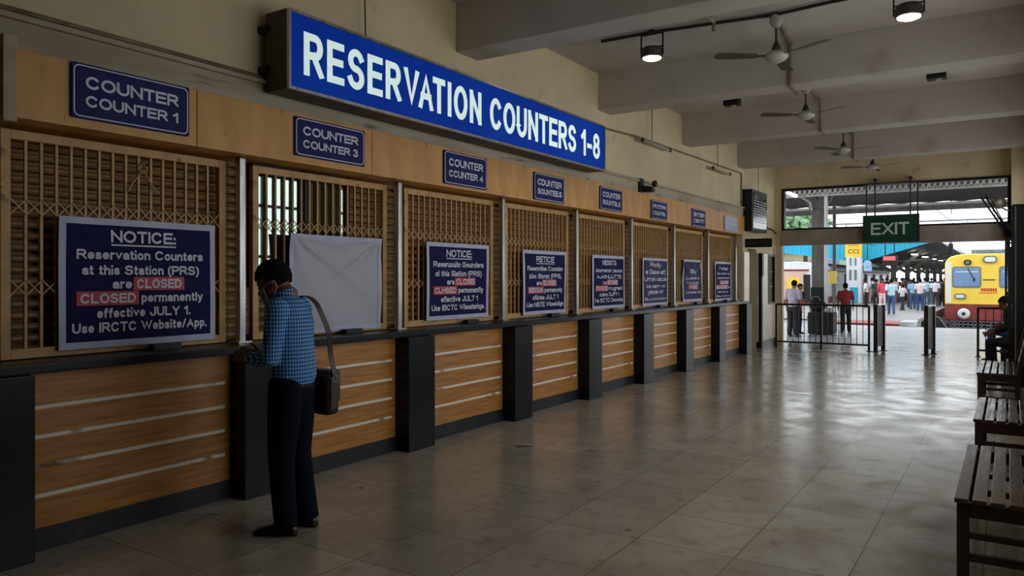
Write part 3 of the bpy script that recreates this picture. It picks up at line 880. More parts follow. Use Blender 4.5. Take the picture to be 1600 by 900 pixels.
# lamps
def make_lamp(x, y, lab):
    t = thing('round_lamp', lab, 'lamp', (x, y, 4.05), 'lit round ceiling lamps')
    b = MB()
    for s in (-1, 1): b.box(x + s * .13 - .006, x + s * .13 + .006, y - .012, y + .012, 4.08, 4.33)
    b.box(x - .136, x + .136, y - .012, y + .012, 4.318, 4.33); b.box(x - .03, x + .03, y - .03, y + .03, 4.33, 4.37)
    b.box(x - .136, x + .136, y - .012, y + .012, 4.17, 4.18)
    b.build('bracket', M['blackmetal'], t)
    MB().lathe([(.001, 4.17), (.10, 4.17), (.122, 4.14), (.122, 4.06), (.105, 4.055), (.001, 4.06)], (x, y, 0), 28).build('housing', M['fan_dark'], t, False)
    MB().lathe([(.001, 4.056), (.104, 4.056), (.10, 4.046), (.06, 4.03), (.001, 4.025)], (x, y, 0), 28).build('lens', M['lens'], t, True)
    l = bpy.data.lights.new('lamp_light', 'SPOT'); l.energy = 14; l.spot_size = math.radians(150); l.spot_blend = .6; l.shadow_soft_size = .1; l.color = (1, .97, .9)
    o = bpy.data.objects.new('lamp_light', l); COL.objects.link(o); o.location = (x, y, 4.0)
make_lamp(-3.38, 8.05, 'lit round ceiling lamp in a black bracket left of nearest fan')
make_lamp(-.80, 8.12, 'lit round ceiling lamp cut off by the top edge, right of nearest fan')
for x, y, lab in ((-3.56, 11.6, 'small dark box light on ceiling left of second fan'), (-.81, 11.54, 'small dark box light on ceiling right of second fan, with pale lens')):
    t = thing('box_light', lab, 'lamp', (x, y, 4.2), 'unlit box lights on the ceiling')
    MB().box(x - .115, x + .115, y - .09, y + .09, 4.21, 4.35, .012).build('housing', M['blackmetal'], t)
    MB().box(x - .03, x + .03, y - .03, y + .03, 4.355, 4.37).build('mount', M['blackmetal'], t)
    MB().lathe([(.001, 4.212), (.045, 4.21), (.03, 4.198), (.001, 4.196)], (x + .02, y, 0), 14).build('lens', M['fan'], t, True)

# EXIT sign on its four rods
t = thing('exit_sign', 'dark green hanging EXIT sign above the way out', 'sign', (-2.19, 18.6, 2.35))
MB().box(-2.74, -1.63, 18.53, 18.63, 2.35, 2.96, .006).build('sign_box', M['green'], t)
b = MB()
for a in ((-2.74, -2.715, 2.35, 2.96), (-1.655, -1.63, 2.35, 2.96)): b.box(a[0] - .004, a[1] + .004, 18.522, 18.638, a[2], a[3])
b.build('side_trim', M['railmetal'], t)
b = MB(); put_caps(b, 'EXIT', .76, .27, lambda x, y: (-2.2 + x, 18.526, 2.655 + y), 0, 0, .17)
b.build('lettering', M['exit_text'], t)
for x, z1, y in ((-2.68, 3.66, 18.60), (-2.50, 3.76, 18.56), (-1.80, 3.76, 18.56), (-1.66, 3.66, 18.60)):
    MB().tube([(x, y, 2.95), (x, y, z1)], .016, 8).build('hanger_rod', M['blackmetal'], t)
MB().box(-2.72, -1.62, 18.55, 18.77, 3.645, 3.67).box(-2.52, -2.48, 18.54, 18.77, 3.74, 3.78).box(-1.82, -1.78, 18.54, 18.77, 3.74, 3.78).build('hanger_bracket', M['blackmetal'], t)

# railings at the exit
def railing(x0, x1, y, lab, npost, nbar):
    t = thing('railing', lab, 'railing', ((x0 + x1) / 2, y, 0))
    MB().tube([(x0, y, .97), (x1, y, .97)], .024, 10).build('top_rail', M['railmetal'], t)
    MB().tube([(x0, y, .13), (x1, y, .13)], .02, 8).build('bottom_rail', M['railmetal'], t)
    for k in range(npost):
        x = x0 + (x1 - x0) * k / (npost - 1)
        b = MB().box(x - .022, x + .022, y - .022, y + .022, 0, .97 if k < npost else 1.0, .003)
        b.box(x - .05, x + .05, y - .05, y + .05, 0, .012)
        b.build('post', M['railmetal'], t)
    for k in range(nbar):
        x = x0 + (x1 - x0) * (k + 1) / (nbar + 1)
        MB().tube([(x, y, .13), (x, y, .97)], .009, 6).build('baluster', M['railmetal'], t)
    return t
railing(-4.42, -2.50, 17.7, 'wide dark metal railing in front of the exit, at left', 3, 15)
railing(-.52, .0, 17.7, 'short dark railing at the right side of the exit', 2, 3)
def double_post(x, y, lab):
    t = thing('gate_post', lab, 'post', (x, y, 0), 'double posts of the exit passage')
    for dx, dy in ((0, 0), (.10, .35)):
        MB().box(x + dx - .04, x + dx + .04, y + dy - .04, y + dy + .04, 0, .99, .006).build('upright', M['railmetal'], t)
        MB().box(x + dx - .075, x + dx + .075, y + dy - .075, y + dy + .075, 0, .012).build('foot_plate', M['railmetal'], t)
    MB().bar((x, y, 1.0), (x + .10, y + .35, 1.0), .09, .02).build('cap_rail', M['steel'], t)
    MB().bar((x, y, .54), (x + .10, y + .35, .54), .035, .86).build('infill', M['fan_dark'], t)
double_post(-2.37, 17.7, 'steel double post at the right end of the wide railing')
double_post(-1.41, 17.5, 'free-standing steel double post in the middle of the exit')
t = thing('dark_partition', 'dark upright partition with a steel edge tube between third and fourth benches', 'partition', (.2, 13.2, 0))
MB().box(.035, .42, 13.12, 13.24, 0, 2.63, .004).build('panel', M['blackmetal'], t)
MB().box(-.012, .03, 13.14, 13.22, 0, 2.02, .003).build('edge_post', M['blackmetal'], t)
MB().tube([(.075, 13.1, .0), (.075, 13.1, 2.6)], .012, 8).build('edge_tube', M['steel'], t)
t = thing('folding_gate', 'black folded gate post at the right edge of the exit opening', 'gate', (.0, 17.9, 0))
for i, (x, y) in enumerate(((-.055, 18.1), (-.005, 18.2), (.05, 18.12), (.09, 17.85))):
    MB().box(x - .02, x + .02, y - .02, y + .02, .012, 2.32, .003).build('upright', M['blackmetal'], t)
b = MB()
for z in (.05, 1.1, 2.25): b.box(-.075, .11, 18.09, 18.13, z, z + .035)
b.build('cross_rail', M['blackmetal'], t)
MB().box(-.1, .13, 17.8, 18.24, 0, .012).build('floor_track', M['blackmetal'], t)
# loudspeaker and bracket by the jamb
t = thing('horn_speaker', 'grey horn loudspeaker on bracket at upper right corner of the exit', 'speaker', (-.2, 18.5, 3.0))
MB().lathe([(.02, -.12), (.05, -.1), (.065, .02), (.13, .12), (.13, .135), (.02, .02)], (-.18, 18.5, 3.12), 20, 'y').build('horn', M['fan'], t, True)
MB().tube([(-.18, 18.55, 3.05), (-.05, 18.5, 2.95), (.05, 18.5, 2.95)], .018).build('bracket', M['ledge'], t)
cable([(-.42, 18.5, 3.3), (-.3, 18.5, 3.15), (-.12, 18.55, 2.75), (-.04, 18.6, 2.5), (-.02, 18.6, 1.6)], 'bundle of dark cables hanging from the loudspeaker down the right jamb', .012)

t = thing('wall_bracket', 'black slanting double strut bracket under the horn loudspeaker at the right jamb', 'bracket', (-.25, 18.6, 2.45))
for dx in (0, .09):
    MB().bar((-.50 + dx, 18.66, 3.26), (-.06 + dx * .5, 18.66, 2.50), .035, .035).build('strut', M['blackmetal'], t)
MB().box(-.10, .03, 18.62, 18.70, 2.42, 2.54, .004).build('fixing_plate', M['blackmetal'], t)
# benches
def bench(y0, y1, x0, lab, x1=None):
    x1 = x1 if x1 is not None else x0 + .47
    t = thing('slatted_bench', lab, 'bench', ((x0 + x1) / 2, (y0 + y1) / 2, 0), 'dark wooden benches along the right side')
    n = 6; pitch = (x1 - x0) / n
    for k in range(n):
        MB().box(x0 + k * pitch, x0 + k * pitch + pitch - .016, y0, y1, .428, .452, .004).build('seat_slat', M['wood'], t)
    for y in (y0 + .02, y1 - .075):
        MB().box(x0 + .01, x0 + .065, y, y + .055, 0, .428, .004).build('leg', M['wood_frame'], t)
        b = MB()
        b.prism([(x1 - .05, y, 0), (x1 + .0, y, 0), (x1 + .0, y, .46), (x1 + .10, y, .92), (x1 + .055, y, .92), (x1 - .05, y, .43)], (0, .055, 0))
        b.build('leg', M['wood_frame'], t)
        MB().box(x0 + .065, x1 - .05, y + .01, y + .045, .352, .428, .003).build('end_rail', M['wood_frame'], t)
        MB().box(x0 + .065, x1 - .05, y + .012, y + .042, .13, .17, .003).build('stretcher', M['wood_frame'], t)
        MB().box(x0 + .065, x1 - .05, y + .012, y + .042, .245, .275, .003).build('stretcher', M['wood_frame'], t)
    MB().box(x0 + .015, x0 + .05, y0 + .075, y1 - .075, .36, .428, .003).build('front_rail', M['wood_frame'], t)
    for k in range(4):
        z = .54 + k * .1
        x = x1 + .005 + (z - .46) * .218
        MB().bar((x - .02, y0, z), (x - .02, y1, z), .018, .075, (.218, 0, 1)).build('back_slat', M['wood'], t)
bench(4.46, 5.95, -.235, 'dark wooden slatted bench nearest the camera at lower right')
bench(7.03, 8.35, -.24, 'second dark wooden slatted bench from the camera')
bench(10.5, 12.1, -.325, 'third slatted bench, pale seat slats, in front of the sitting man', .11)
bench(13.6, 15.0, -.12, 'fourth bench at the right side, under the sitting man', .27)
bench(16.2, 17.3, -.14, 'farthest bench at the right side, beside the short railing', .27)

# ---------------- outside: concourse, platform, trains ----------------
M['plat'] = mat('pale_platform_paving', (134, 132, 130), (116, 114, 113), sc=1.5, rough=.45, bump=.05, stain=((128, 124, 120), 2.2, .6, .8))
M['kerb'] = mat('red_painted_kerb', (178, 66, 58), (150, 52, 46), sc=4, rough=.6)
M['ballast'] = mat('dark_track_ballast', (84, 78, 72), (58, 54, 50), sc=20, rough=.9)
M['whitepaint'] = mat('white_paint', (216, 216, 214), (196, 196, 196), sc=4, rough=.5)
M['bluetin'] = mat('bright_blue_tin', (18, 168, 200), (14, 154, 188), sc=5, rough=.45)
M['canopy'] = mat('dark_canopy_sheet', (54, 49, 45), (40, 37, 34), sc=4, st=(6, .4, 1), rough=.7)
M['girder'] = mat('grey_lattice_paint', (196, 192, 186), (176, 172, 166), sc=6, rough=.6)
M['concrete'] = mat('grey_concrete', (112, 106, 98), (92, 88, 82), sc=3, st=(2, 2, .5), rough=.8)
M['yellow'] = mat('train_yellow', (240, 206, 78), (234, 196, 64), sc=2, rough=.35)
M['maroon'] = mat('train_maroon', (138, 48, 48), (116, 40, 42), sc=3, rough=.45)
M['trainwhite'] = mat('train_white', (222, 224, 226), (206, 208, 212), sc=2, rough=.35)
M['trainpink'] = mat('train_pink_beige', (214, 180, 166), (202, 164, 150), sc=2, rough=.4)
M['trainglass'] = mat('train_window_glass', (126, 150, 186), (112, 136, 174), sc=1, rough=.12)
M['signyellow'] = mat('sign_yellow', (240, 196, 60), (232, 186, 50), sc=4, rough=.5)
M['black'] = mat('matt_black', (9, 9, 10), (14, 13, 13), sc=6, rough=.7)
M['grey'] = mat('mid_grey_metal', (120, 124, 128), (98, 102, 106), sc=6, rough=.5, met=.3)

b = MB().box(-30, 8, 44.4, 130, -1.05, -.95); b.box(-2.75, 1.3, 27.3, 44.4, -1.05, -.95); b.box(1.3, 8, 27.3, 44.4, -1.05, -.95)
struct(b.build('ground_track', M['ballast']))
M['conc'] = mat('pale_concourse_stone', (206, 210, 216), (188, 193, 200), sc=1.2, rough=.24, rough2=.36, stain=((160, 160, 162), 2.5, .6, .8))
b = MB().box(-30, 10, 18.86, 27.3, -.15, 0)
struct(b.build('floor_concourse', M['conc']))
b = MB().box(-30, 8, 27.28, 27.36, -1, -.001)
b = MB().box(-9.1, -2.75, 29.4, 125, -.95, .06, .01)
struct(b.build('floor_platform', M['plat']))
b = MB().box(-30, -2.75, 27.3, 29.4, -.95, -.005); b.box(-30, -9.1, 29.4, 44.4, -.95, .05)
struct(b.build('floor_apron', M['plat']))
b = MB().box(-5.6, -3.0, 27.6, 29.42, -.005, .062, .005)
struct(b.build('kerb_red', M['kerb']))
b = MB().box(-3.0, -2.55, 27.6, 29.0, -.005, .13, .01)
tag(b.build('kerb_block', M['whitepaint']), 'white painted block at the right end of the red kerb', 'block')
t = thing('buffer_stop', 'black buffer stop on the track left of the yellow train', 'buffer stop', (-2.25, 29, -.95))
MB().prism([(-2.5, 28.6, -.95), (-1.6, 28.6, -.95), (-1.6, 28.6, -.25), (-1.95, 28.6, .25), (-2.2, 28.6, .35), (-2.45, 28.6, .1)], (0, .5, 0)).build('stop_body', M['black'], t)
MB().tube([(-2.2, 29.05, .2), (-2.2, 29.6, .2)], .09, 12).lathe([(.001, 0), (.17, 0), (.17, .06), (.001, .06)], (-2.2, 29.6, .2), 16, 'y').build('buffer', M['black'], t)
for i, x in enumerate((-1.5, .2)):
    tag(MB().box(x - .035, x + .035, 27.5, 120, -.95, -.8).build('rail', M['grey']), 'steel running rail under the yellow train, ' + ('left' if i == 0 else 'right') + ' one', 'rail', 'rails under the yellow train')

# trains
def train(x0, x1, y0, y1, zt, face, side, lower, lab, split=.42):
    """one coach: rounded body, zb..zt, front at y0"""
    cx = (x0 + x1) / 2; hw = (x1 - x0) / 2
    t = thing('electric_train', lab, 'train', (cx, y0, -.95))
    def prof(z0, z1, top, k=1.0):
        p = [(cx - hw * k, z0), (cx + hw * k, z0)]
        if top:
            for a in range(0, 181, 12):
                c, s = math.cos(math.radians(a)), math.sin(math.radians(a))
                p.append((cx + hw * k * math.copysign(abs(c) ** .38, c), z1 - .55 + .55 * abs(s) ** .8))
        else: p += [(cx + hw * k, z1), (cx - hw * k, z1)]
        return p
    MB().prism([(x, y0 + .25, z) for x, z in prof(split, zt, True)], (0, y1 - y0, 0)).build('coach_body', side, t)
    # slightly tapered nose
    b = MB(); P0 = prof(split, zt - .03, True, .955); P1 = prof(split, zt, True)
    b.loft([[b.bm.verts.new((x, y0, z)) for x, z in P0], [b.bm.verts.new((x, y0 + .08, z)) for x, z in prof(split, zt - .01, True, .99)], [b.bm.verts.new((x, y0 + .25, z)) for x, z in P1]])
    f = b.build('front_panel', face, t)
    MB().box(x0, x1, y0 + .03, y0 + 1.0, -.30, split, .05).build('buffer_beam', lower, t)
    MB().box(x0 + .02, x1 - .02, y0 + 1, y1, -.35, split).build('underframe', M['maroon'], t)
    return t, f, cx, hw
TY = 38.6
t, f, cx, hw = train(-2.40, 1.02, TY, TY + 62, 2.62, M['yellow'], M['trainwhite'], M['maroon'], 'yellow and maroon electric train facing the hall at right')
for i, (a, c) in enumerate(((-2.10, -1.02), (-.36, .72))):
    fr = MB()
    w_, h_ = c - a, .92
    ring_pts = round_rect(w_, h_, .1); inner = round_rect(w_ - .1, h_ - .1, .07)
    fr.prism([((a + c) / 2 + x, TY - .03, 1.6 + z) for x, z in ring_pts], (0, .06, 0))
    wf = fr.build('windscreen_frame', M['grey'], t)
    MB().prism([((a + c) / 2 + x, TY - .045, 1.6 + z) for x, z in inner], (0, .02, 0)).build('windscreen', M['trainglass'], wf)
    MB().box((a + c) / 2 - w_ * .38, (a + c) / 2 + w_ * .38, TY - .05, TY - .045, 1.81, 1.85).build('painted_reflection', M['whitepaint'], wf)  # reflection on the glass, painted as a white bar
    MB().tube([((a + c) / 2 + .06, TY - .06, 1.96), ((a + c) / 2 + .28, TY - .06, 1.52)], .018, 6).box((a + c) / 2 + .25, (a + c) / 2 + .32, TY - .07, TY - .05, 1.42, 1.56).build('wiper', M['black'], wf)
def oval(x, z, w_, h_, nm, m1, m2, parent):
    o = MB().prism([(x + a, TY - .09, z + c) for a, c in round_rect(w_, h_, min(w_, h_) * .45)], (0, .16, 0)).build(nm, m1, parent)
    MB().prism([(x + a, TY - .1, z + c) for a, c in round_rect(w_ - .12, h_ - .1, (h_ - .1) * .4)], (0, .02, 0)).build('lens', m2, o)
MB().box(-2.33, -2.14, TY - .012, TY + .1, .46, 2.25, .006).build('white_corner', M['trainwhite'], t)
oval(-.69, 2.36, .52, .3, 'headlight', M['grey'], M['whitepaint'], t)
oval(-1.52, 2.24, .28, .24, 'marker_lamp', M['black'], M['grey'], t)
for x in (-1.80, .42): oval(x, .76, .44, .24, 'lower_headlight', M['grey'], M['whitepaint'], t)
for x in (-1.66, .28):
    bf = MB().lathe([(.001, -.28), (.16, -.28), (.235, -.2), (.24, -.1), (.1, -.05), (.1, .1)], (x, TY, .0), 24, 'y').build('buffer', M['whitepaint'], t)
    MB().lathe([(.001, -.30), (.07, -.30), (.08, -.27), (.001, -.26)], (x, TY, .0), 14, 'y').build('buffer_bolt', M['black'], bf)
b = MB()
for z in (-.36, -.5, -.64, -.78): b.box(-2.2, .85, TY + .0, TY + .05, z, z + .05)
for k in range(19): b.box(-2.2 + k * .168, -2.16 + k * .168, TY + .0, TY + .05, -.78, -.3)
b.build('cowcatcher', M['grey'], t)
b = MB().box(-1.42, -.02, TY + .9, TY + 3.2, 2.55, 2.82, .02); b.build('roof_box', M['grey'], t)
b = MB()
b.box(-1.12, -.42, TY - .012, TY, .90, .93)
for k in range(7): b.box(-1.02 + k * .085, -.96 + k * .085, TY - .012, TY, .98, 1.12)
b.build('red_markings', M['red'], t)
MB().box(-.95, -.5, TY - .012, TY, 1.46, 1.5).build('panel_seam', M['black'], t)
MB().box(-2.415, -2.39, TY + 1.2, TY + 60, .42, .62).build('side_stripe', M['yellow'], t)
for k in range(8):
    MB().box(-2.42, -2.39, TY + 2.5 + k * 5.2, TY + 3.9 + k * 5.2, .55, 2.0).build('side_door', M['trainglass'], t)

def side_train(x0, x1, y0, y1, zt, lab, zb=.1):
    t, f, cx, hw = train(x0, x1, y0, y1, zt, M['trainwhite'], M['trainwhite'], M['maroon'], lab)
    for k in range(9):
        y = y0 + 1.2 + k * 4.2
        if y + 2 < y1:
            MB().box(x1 - .01, x1 + .012, y, y + 1.2, .2, 1.85).build('side_door', M['black'], t)
            MB().box(x1 - .01, x1 + .012, y + 1.7, y + 2.9, .95, 1.7).build('side_window', M['trainglass'], t)
    MB().box(x1 - .02, x1 + .015, y0 + .4, y1, 1.92, 2.06).build('red_stripe', M['maroon'], t)
    return t
ta = side_train(-12.5, -9.25, 45.2, 78, 2.5, 'pale silver-roofed train at left beyond the exit, beside the concrete column')
MB().box(-12.3, -9.6, 45.17, 45.2, .3, 1.95).build('pink_panel', M['trainpink'], ta)
MB().box(-12.3, -9.5, 45.15, 45.2, 1.95, 2.05).build('red_band', M['maroon'], ta)
MB().box(-9.78, -9.42, 45.13, 45.2, .2, 1.75).build('cab_door', M['black'], ta)
MB().box(-11.6, -10.9, 45.15, 45.17, .9, 1.65).build('front_notice', M['whitepaint'], ta)
MB().box(-10.7, -10.0, 45.15, 45.17, .7, 1.6).build('front_poster', M['signyellow'], ta)
side_train(-18.4, -15.2, 52, 78, 2.6, 'second pale train on the farther track at left')

# concourse canopy just outside the exit: roof, lattice girders, edge beam, column
b = MB()
n = 60
for sgn in (0, 1):
    rows = [[b.bm.verts.new((-16 + 26 * i / n, y, z + (.03 if i % 2 else 0) + sgn * .06)) for i in range(n + 1)] for y, z in ((19.0, 4.72), (28.2, 4.02))]
    for i in range(n): b.bm.faces.new((rows[0][i], rows[0][i + 1], rows[1][i + 1], rows[1][i]))
struct(b.build('roof_concourse', M['canopy']))
def lattice(y, z0, z1, lab):
    t = thing('lattice_girder', lab, 'girder', (-3, y, z0), 'girders under the concourse canopy')
    MB().box(-16, 10, y - .04, y + .04, z1 - .05, z1).build('top_chord', M['girder'], t)
    MB().box(-16, 10, y - .04, y + .04, z0, z0 + .05).build('bottom_chord', M['girder'], t)
    b = MB(); k = -16.0; st = (z1 - z0) * .45
    while k < 10 - st:
        b.bar((k, y, z0 + .02), (k + st, y, z1 - .02), .03, .05); b.bar((k, y + .015, z1 - .02), (k + st, y + .015, z0 + .02), .03, .05)
        k += st
    b.build('lacing', M['girder'], t)
lattice(22.6, 3.86, 4.16, 'nearer pale lattice girder under the concourse canopy')
t = thing('edge_beam', 'long grey edge beam at the far side of the concourse canopy', 'beam', (-3, 28.0, 3.75))
MB().box(-16, 10, 27.95, 28.1, 3.76, 3.95).build('gutter', M['concrete'], t)
MB().box(-16, 10, 27.9, 27.95, 3.92, 4.0).build('angle', M['girder'], t)
t = thing('concrete_column', 'square grey concrete column with black painted base outside the exit, at left', 'column', (-4.55, 23, 0))
MB().box(-4.73, -4.42, 22.85, 23.15, 0, 3.5, .012).build('shaft', M['concrete'], t)
MB().box(-4.75, -4.40, 22.83, 23.17, 0, 1.3, .008).build('painted_base', M['black'], t)
b = MB().prism([(-4.70, 22.9, 3.3), (-4.45, 22.9, 3.3), (-4.0, 22.9, 4.35), (-4.35, 22.9, 4.35), (-4.575, 22.9, 3.75), (-4.80, 22.9, 4.35), (-5.15, 22.9, 4.35)], (0, .2, 0))
b.build('flared_head', M['concrete'], t)
MB().tube([(-4.33, 22.8, 0), (-4.33, 22.8, 4.2)], .05, 10).build('drain_pipe', M['trainwhite'], t)
# lit tube on a bracket arm
t = thing('street_tube_lamp', 'lit white tube lamp on an arm at upper left beyond the exit', 'lamp', (-5.2, 22.3, 3.9))
MB().tube([(-5.5, 21.8, 4.13), (-4.95, 22.4, 3.86), (-4.75, 22.75, 3.72), (-4.72, 22.85, 3.5)], .025).build('arm', M['girder'], t)
M['tube_on'] = mat('lit_tube', (255, 255, 250), emit=6)
MB().tube([(-5.33, 21.9, 4.02), (-5.02, 22.3, 3.87)], .045, 10).build('lit_tube', M['tube_on'], t)
# slim pole with yellow box
t = thing('slim_pole', 'slim pole with a yellow box, behind the maroon-shirted person', 'pole', (-5.1, 27, 0))
MB().tube([(-4.87, 27, 0), (-4.87, 27, 4.0)], .055, 10).build('pole_shaft', M['concrete'], t)
MB().box(-5.02, -4.78, 26.84, 26.96, 1.37, 1.80, .02).build('yellow_box', M['yellow'], t)

# platform canopy with blue front fascia
struct_can = MB()
x_l, x_v, x_r = -13.5, -7.5, -3.4
zl, zv, zr = 3.35, 2.5, 3.74
for (xa, za, xb2, zb2) in ((x_l, zl, x_v, zv), (x_v, zv, x_r, zr)):
    struct_can.prism([(xa, 50.0, za), (xb2, 50.0, zb2), (xb2, 50.0, zb2 + .06), (xa, 50.0, za + .06)], (0, 60, 0))
struct(struct_can.build('roof_platform', M['canopy']))
t = thing('canopy_fascia', 'bright blue ribbed fascia across the platform canopy front', 'fascia', (-8, 49.9, 2.5))
b = MB(); n = 80
def zb_(x): return zl + (zv - zl) * (x - x_l) / (x_v - x_l) if x < x_v else zv + (zr - zv) * (x - x_v) / (x_r - x_v)
for i in range(n):
    xa = x_l + (x_r - x_l) * i / n; xc = x_l + (x_r - x_l) * (i + 1) / n
    b.prism([(xa, 49.9, zb_(xa)), (xc, 49.9 - (.03 if i % 2 else 0), zb_(xc)), (xc, 49.9 - (.03 if i % 2 else 0), 3.95), (xa, 49.9, 3.95)], (0, .08, 0))
b.build('blue_sheeting', M['bluetin'], t)
MB().bar((x_r, 49.9, zr + .05), (x_r - .2, 110, zr + .05), .12, .2).build('white_edge', M['trainwhite'], t)
for k in range(7):
    y = 54 + k * 8
    t = thing('platform_column', 'grey platform canopy column with bracket arms, ' + ORD[k] + ' from the front', 'column', (-6.2, y, .06), 'platform canopy columns')
    MB().box(-6.35, -6.05, y - .15, y + .15, .06, 2.75).build('shaft', M['concrete'], t)
    b = MB().bar((-6.1, y, 2.0), (-4.4, y, 3.38), .18, .2); b.bar((-6.3, y, 2.0), (-7.2, y, 2.5), .18, .2); b.bar((-6.2, y, 2.62), (-4.0, y, 2.72), .12, .12)
    b.build('bracket', M['concrete'], t)
for k in range(6):
    y = 53 + k * 7
    tag(MB().box(-5.1, -4.8, y, y + 1.3, 2.98 + .02, 3.05).build('strip_light', M['tube_on']), 'lit strip light under the platform canopy, ' + ORD[k] + ' from the front', 'light', 'canopy strip lights')
# white kiosk pillar with blue foot and yellow board
t = thing('kiosk_pillar', 'white pillar with two dark slots and blue foot under the yellow board', 'pillar', (-7.8, 49.2, .06))
MB().box(-8.15, -7.35, 48.9, 49.6, .06, 2.8, .02).build('shaft', M['trainwhite'], t)
MB().box(-7.95, -7.5, 48.86, 48.9, .1, 1.0).build('blue_panel', M['bluetin'], t)
b = MB().box(-7.98, -7.86, 48.86, 48.9, 1.45, 2.05); b.box(-7.7, -7.58, 48.86, 48.9, 1.45, 2.05); b.box(-7.95, -7.88, 48.86, 48.9, 2.3, 2.75); b.box(-7.68, -7.6, 48.86, 48.9, 2.3, 2.75)
b.build('dark_slots', M['grey'], t)
t = thing('yellow_board', 'yellow station board with brown writing on the blue fascia', 'sign', (-7.8, 49.2, 2.8))
MB().box(-8.25, -7.32, 49.05, 49.2, 2.81, 3.66, .01).build('board', M['signyellow'], t)
M['brown'] = mat('brown_print', (150, 96, 30), rough=.6)
b = MB(); fn = lambda x, y: (-7.785 + x, 49.04, 3.24 + y)
put_text(b, 'oooool', .5, .1, fn, 0, .27); put_text(b, 'CCl', .6, .26, fn, 0, -.1, .03)
b.build('lettering', M['brown'], t)
# red LED board
t = thing('led_board', 'black indicator board with a red lit panel, hung over the platform', 'sign', (-5.4, 46, 2.2))
MB().box(-5.85, -5.1, 46.0, 46.25, 2.22, 2.78, .02).build('board_case', M['black'], t)
M['redlit'] = mat('lit_red_panel', (226, 90, 92), emit=.5)
MB().box(-5.78, -5.18, 45.98, 46.0, 2.52, 2.74).build('red_panel', M['redlit'], t)
MB().tube([(-5.7, 46.1, 2.78), (-5.7, 46.1, 3.9)], .03).tube([(-5.25, 46.1, 2.78), (-5.25, 46.1, 3.9)], .03).tube([(-5.7, 46.1, 3.9), (-5.25, 46.1, 3.9), (-5.25, 49.86, 3.9)], .03).build('hanger', M['black'], t)
M['sky_blue_sign'] = mat('pale_blue_sign', (150, 190, 225), (136, 178, 216), sc=4, rough=.4)
t = thing('round_sign', 'pale blue rounded sign hanging left of the red indicator board', 'sign', (-6.55, 47, 2.0))
MB().lathe([(.001, 0), (.2, 0), (.21, .03), (.2, .06), (.001, .06)], (-6.72, 47, 2.35), 20, 'y').box(-6.92, -6.5, 47.0, 47.06, 1.95, 2.2, .01).build('sign_plate', M['sky_blue_sign'], t)
MB().tube([(-6.72, 47.03, 2.55), (-6.72, 47.03, 3.5), (-6.72, 49.86, 3.5)], .02).build('hanger', M['black'], t)
# overhead line
for k, (x, z) in enumerate(((-.7, 4.9), (-.7, 5.35), (-2.6, 4.6), (-11, 5.0), (-11, 5.5))):
    pts = [(x + (.25 * (-1) ** i if k in (0, 3) else 0), 29 + i * 9, z - (.12 if i % 2 else 0)) for i in range(9)]
    lab = ['contact wire over the yellow train', 'carrier wire above the contact wire of the yellow train', 'feeder wire left of the yellow train', 'contact wire over the left train', 'carrier wire over the left train'][k]
    cable(pts, 'thin overhead ' + lab, .018, 'wire', 'overhead_wire', 'wire', 'overhead wires')
for k, (y, lab) in enumerate(((47, 'nearer'), (66, 'farther'))):
    t = thing('line_mast', lab + ' dark overhead line mast with cross arm behind the yellow train', 'mast', (1.9, y, -.95), 'overhead line masts')
    MB().box(1.8, 2.0, y - .1, y + .1, -.95, 6.2).build('mast_post', M['grey'], t)
    b = MB().bar((1.9, y, 5.9), (-14, y, 5.9), .1, .12); b.bar((1.9, y, 5.4), (-.7, y, 5.85), .06, .06)
    for x in (-.7, -2.6, -11): b.tube([(x, y, 5.85), (x, y, 5.0)], .035, 6)
    b.build('cross_arm', M['grey'], t)
t = thing('signal_post', 'slim railway signal post between platform canopy and yellow train', 'signal', (-2.9, 52, .06))
MB().tube([(-2.9, 52, .06), (-2.9, 52, 3.7)], .06).build('post', M['grey'], t)
MB().box(-3.02, -2.78, 51.85, 52.0, 2.9, 3.6, .02).build('signal_head', M['black'], t)
# trees and pale building beyond
M['leaf'] = mat('tree_leaves', (140, 172, 132), (100, 138, 98), sc=2.5, rough=.7)
M['bark'] = mat('tree_bark', (86, 70, 56), rough=.9)
def tree(x, y, h, r, lab):
    t = thing('tree', lab, 'tree', (x, y, -.95), 'trees beyond the tracks')
    MB().tube([(x, y, -.95), (x + .2, y, h * .5), (x, y, h * .75)], [.3, .22, .12]).build('trunk', M['bark'], t)
    rnd = random.Random(int(x * 10)); b = MB()
    for k in range(190):
        a, u, q = rnd.uniform(0, 6.28), rnd.uniform(-.7, 1), rnd.uniform(.55, 1)
        s = math.sqrt(max(0, 1 - u * u * .8))
        b.ball((x + r * q * s * math.cos(a), y + r * q * s * math.sin(a), h * .72 + r * .75 * u * q), rnd.uniform(.35, .75) * r * .24, 1)
    for v in b.bm.verts: v.co += V((rnd.uniform(-.18, .18), rnd.uniform(-.18, .18), rnd.uniform(-.18, .18)))
    b.build('crown', M['leaf'], t)
tree(-25.5, 92, 9.8, 3.3, 'left green tree beyond the trains, seen through the transom')
tree(-18.6, 86, 9.0, 2.8, 'right green tree beyond the trains, seen through the transom')
t = thing('far_building', 'pale low building with greenish wall far behind the left train', 'building', (-24, 96, -.95))
M['bwall'] = mat('pale_green_wall', (176, 196, 176), (206, 190, 150), sc=.25, rough=.8, lo=.45, hi=.55)
MB().box(-40, -12.5, 96, 102, -.95, 4.6).build('building_wall', M['bwall'], t)
MB().box(-40.5, -12, 95.6, 102.4, 4.6, 4.9).build('roof_edge', M['concrete'], t)
for k in range(7):
    MB().box(-31 + k * 2.6, -29.8 + k * 2.6, 95.95, 96, 2.2, 3.7).build('window', M['trainglass'], t)
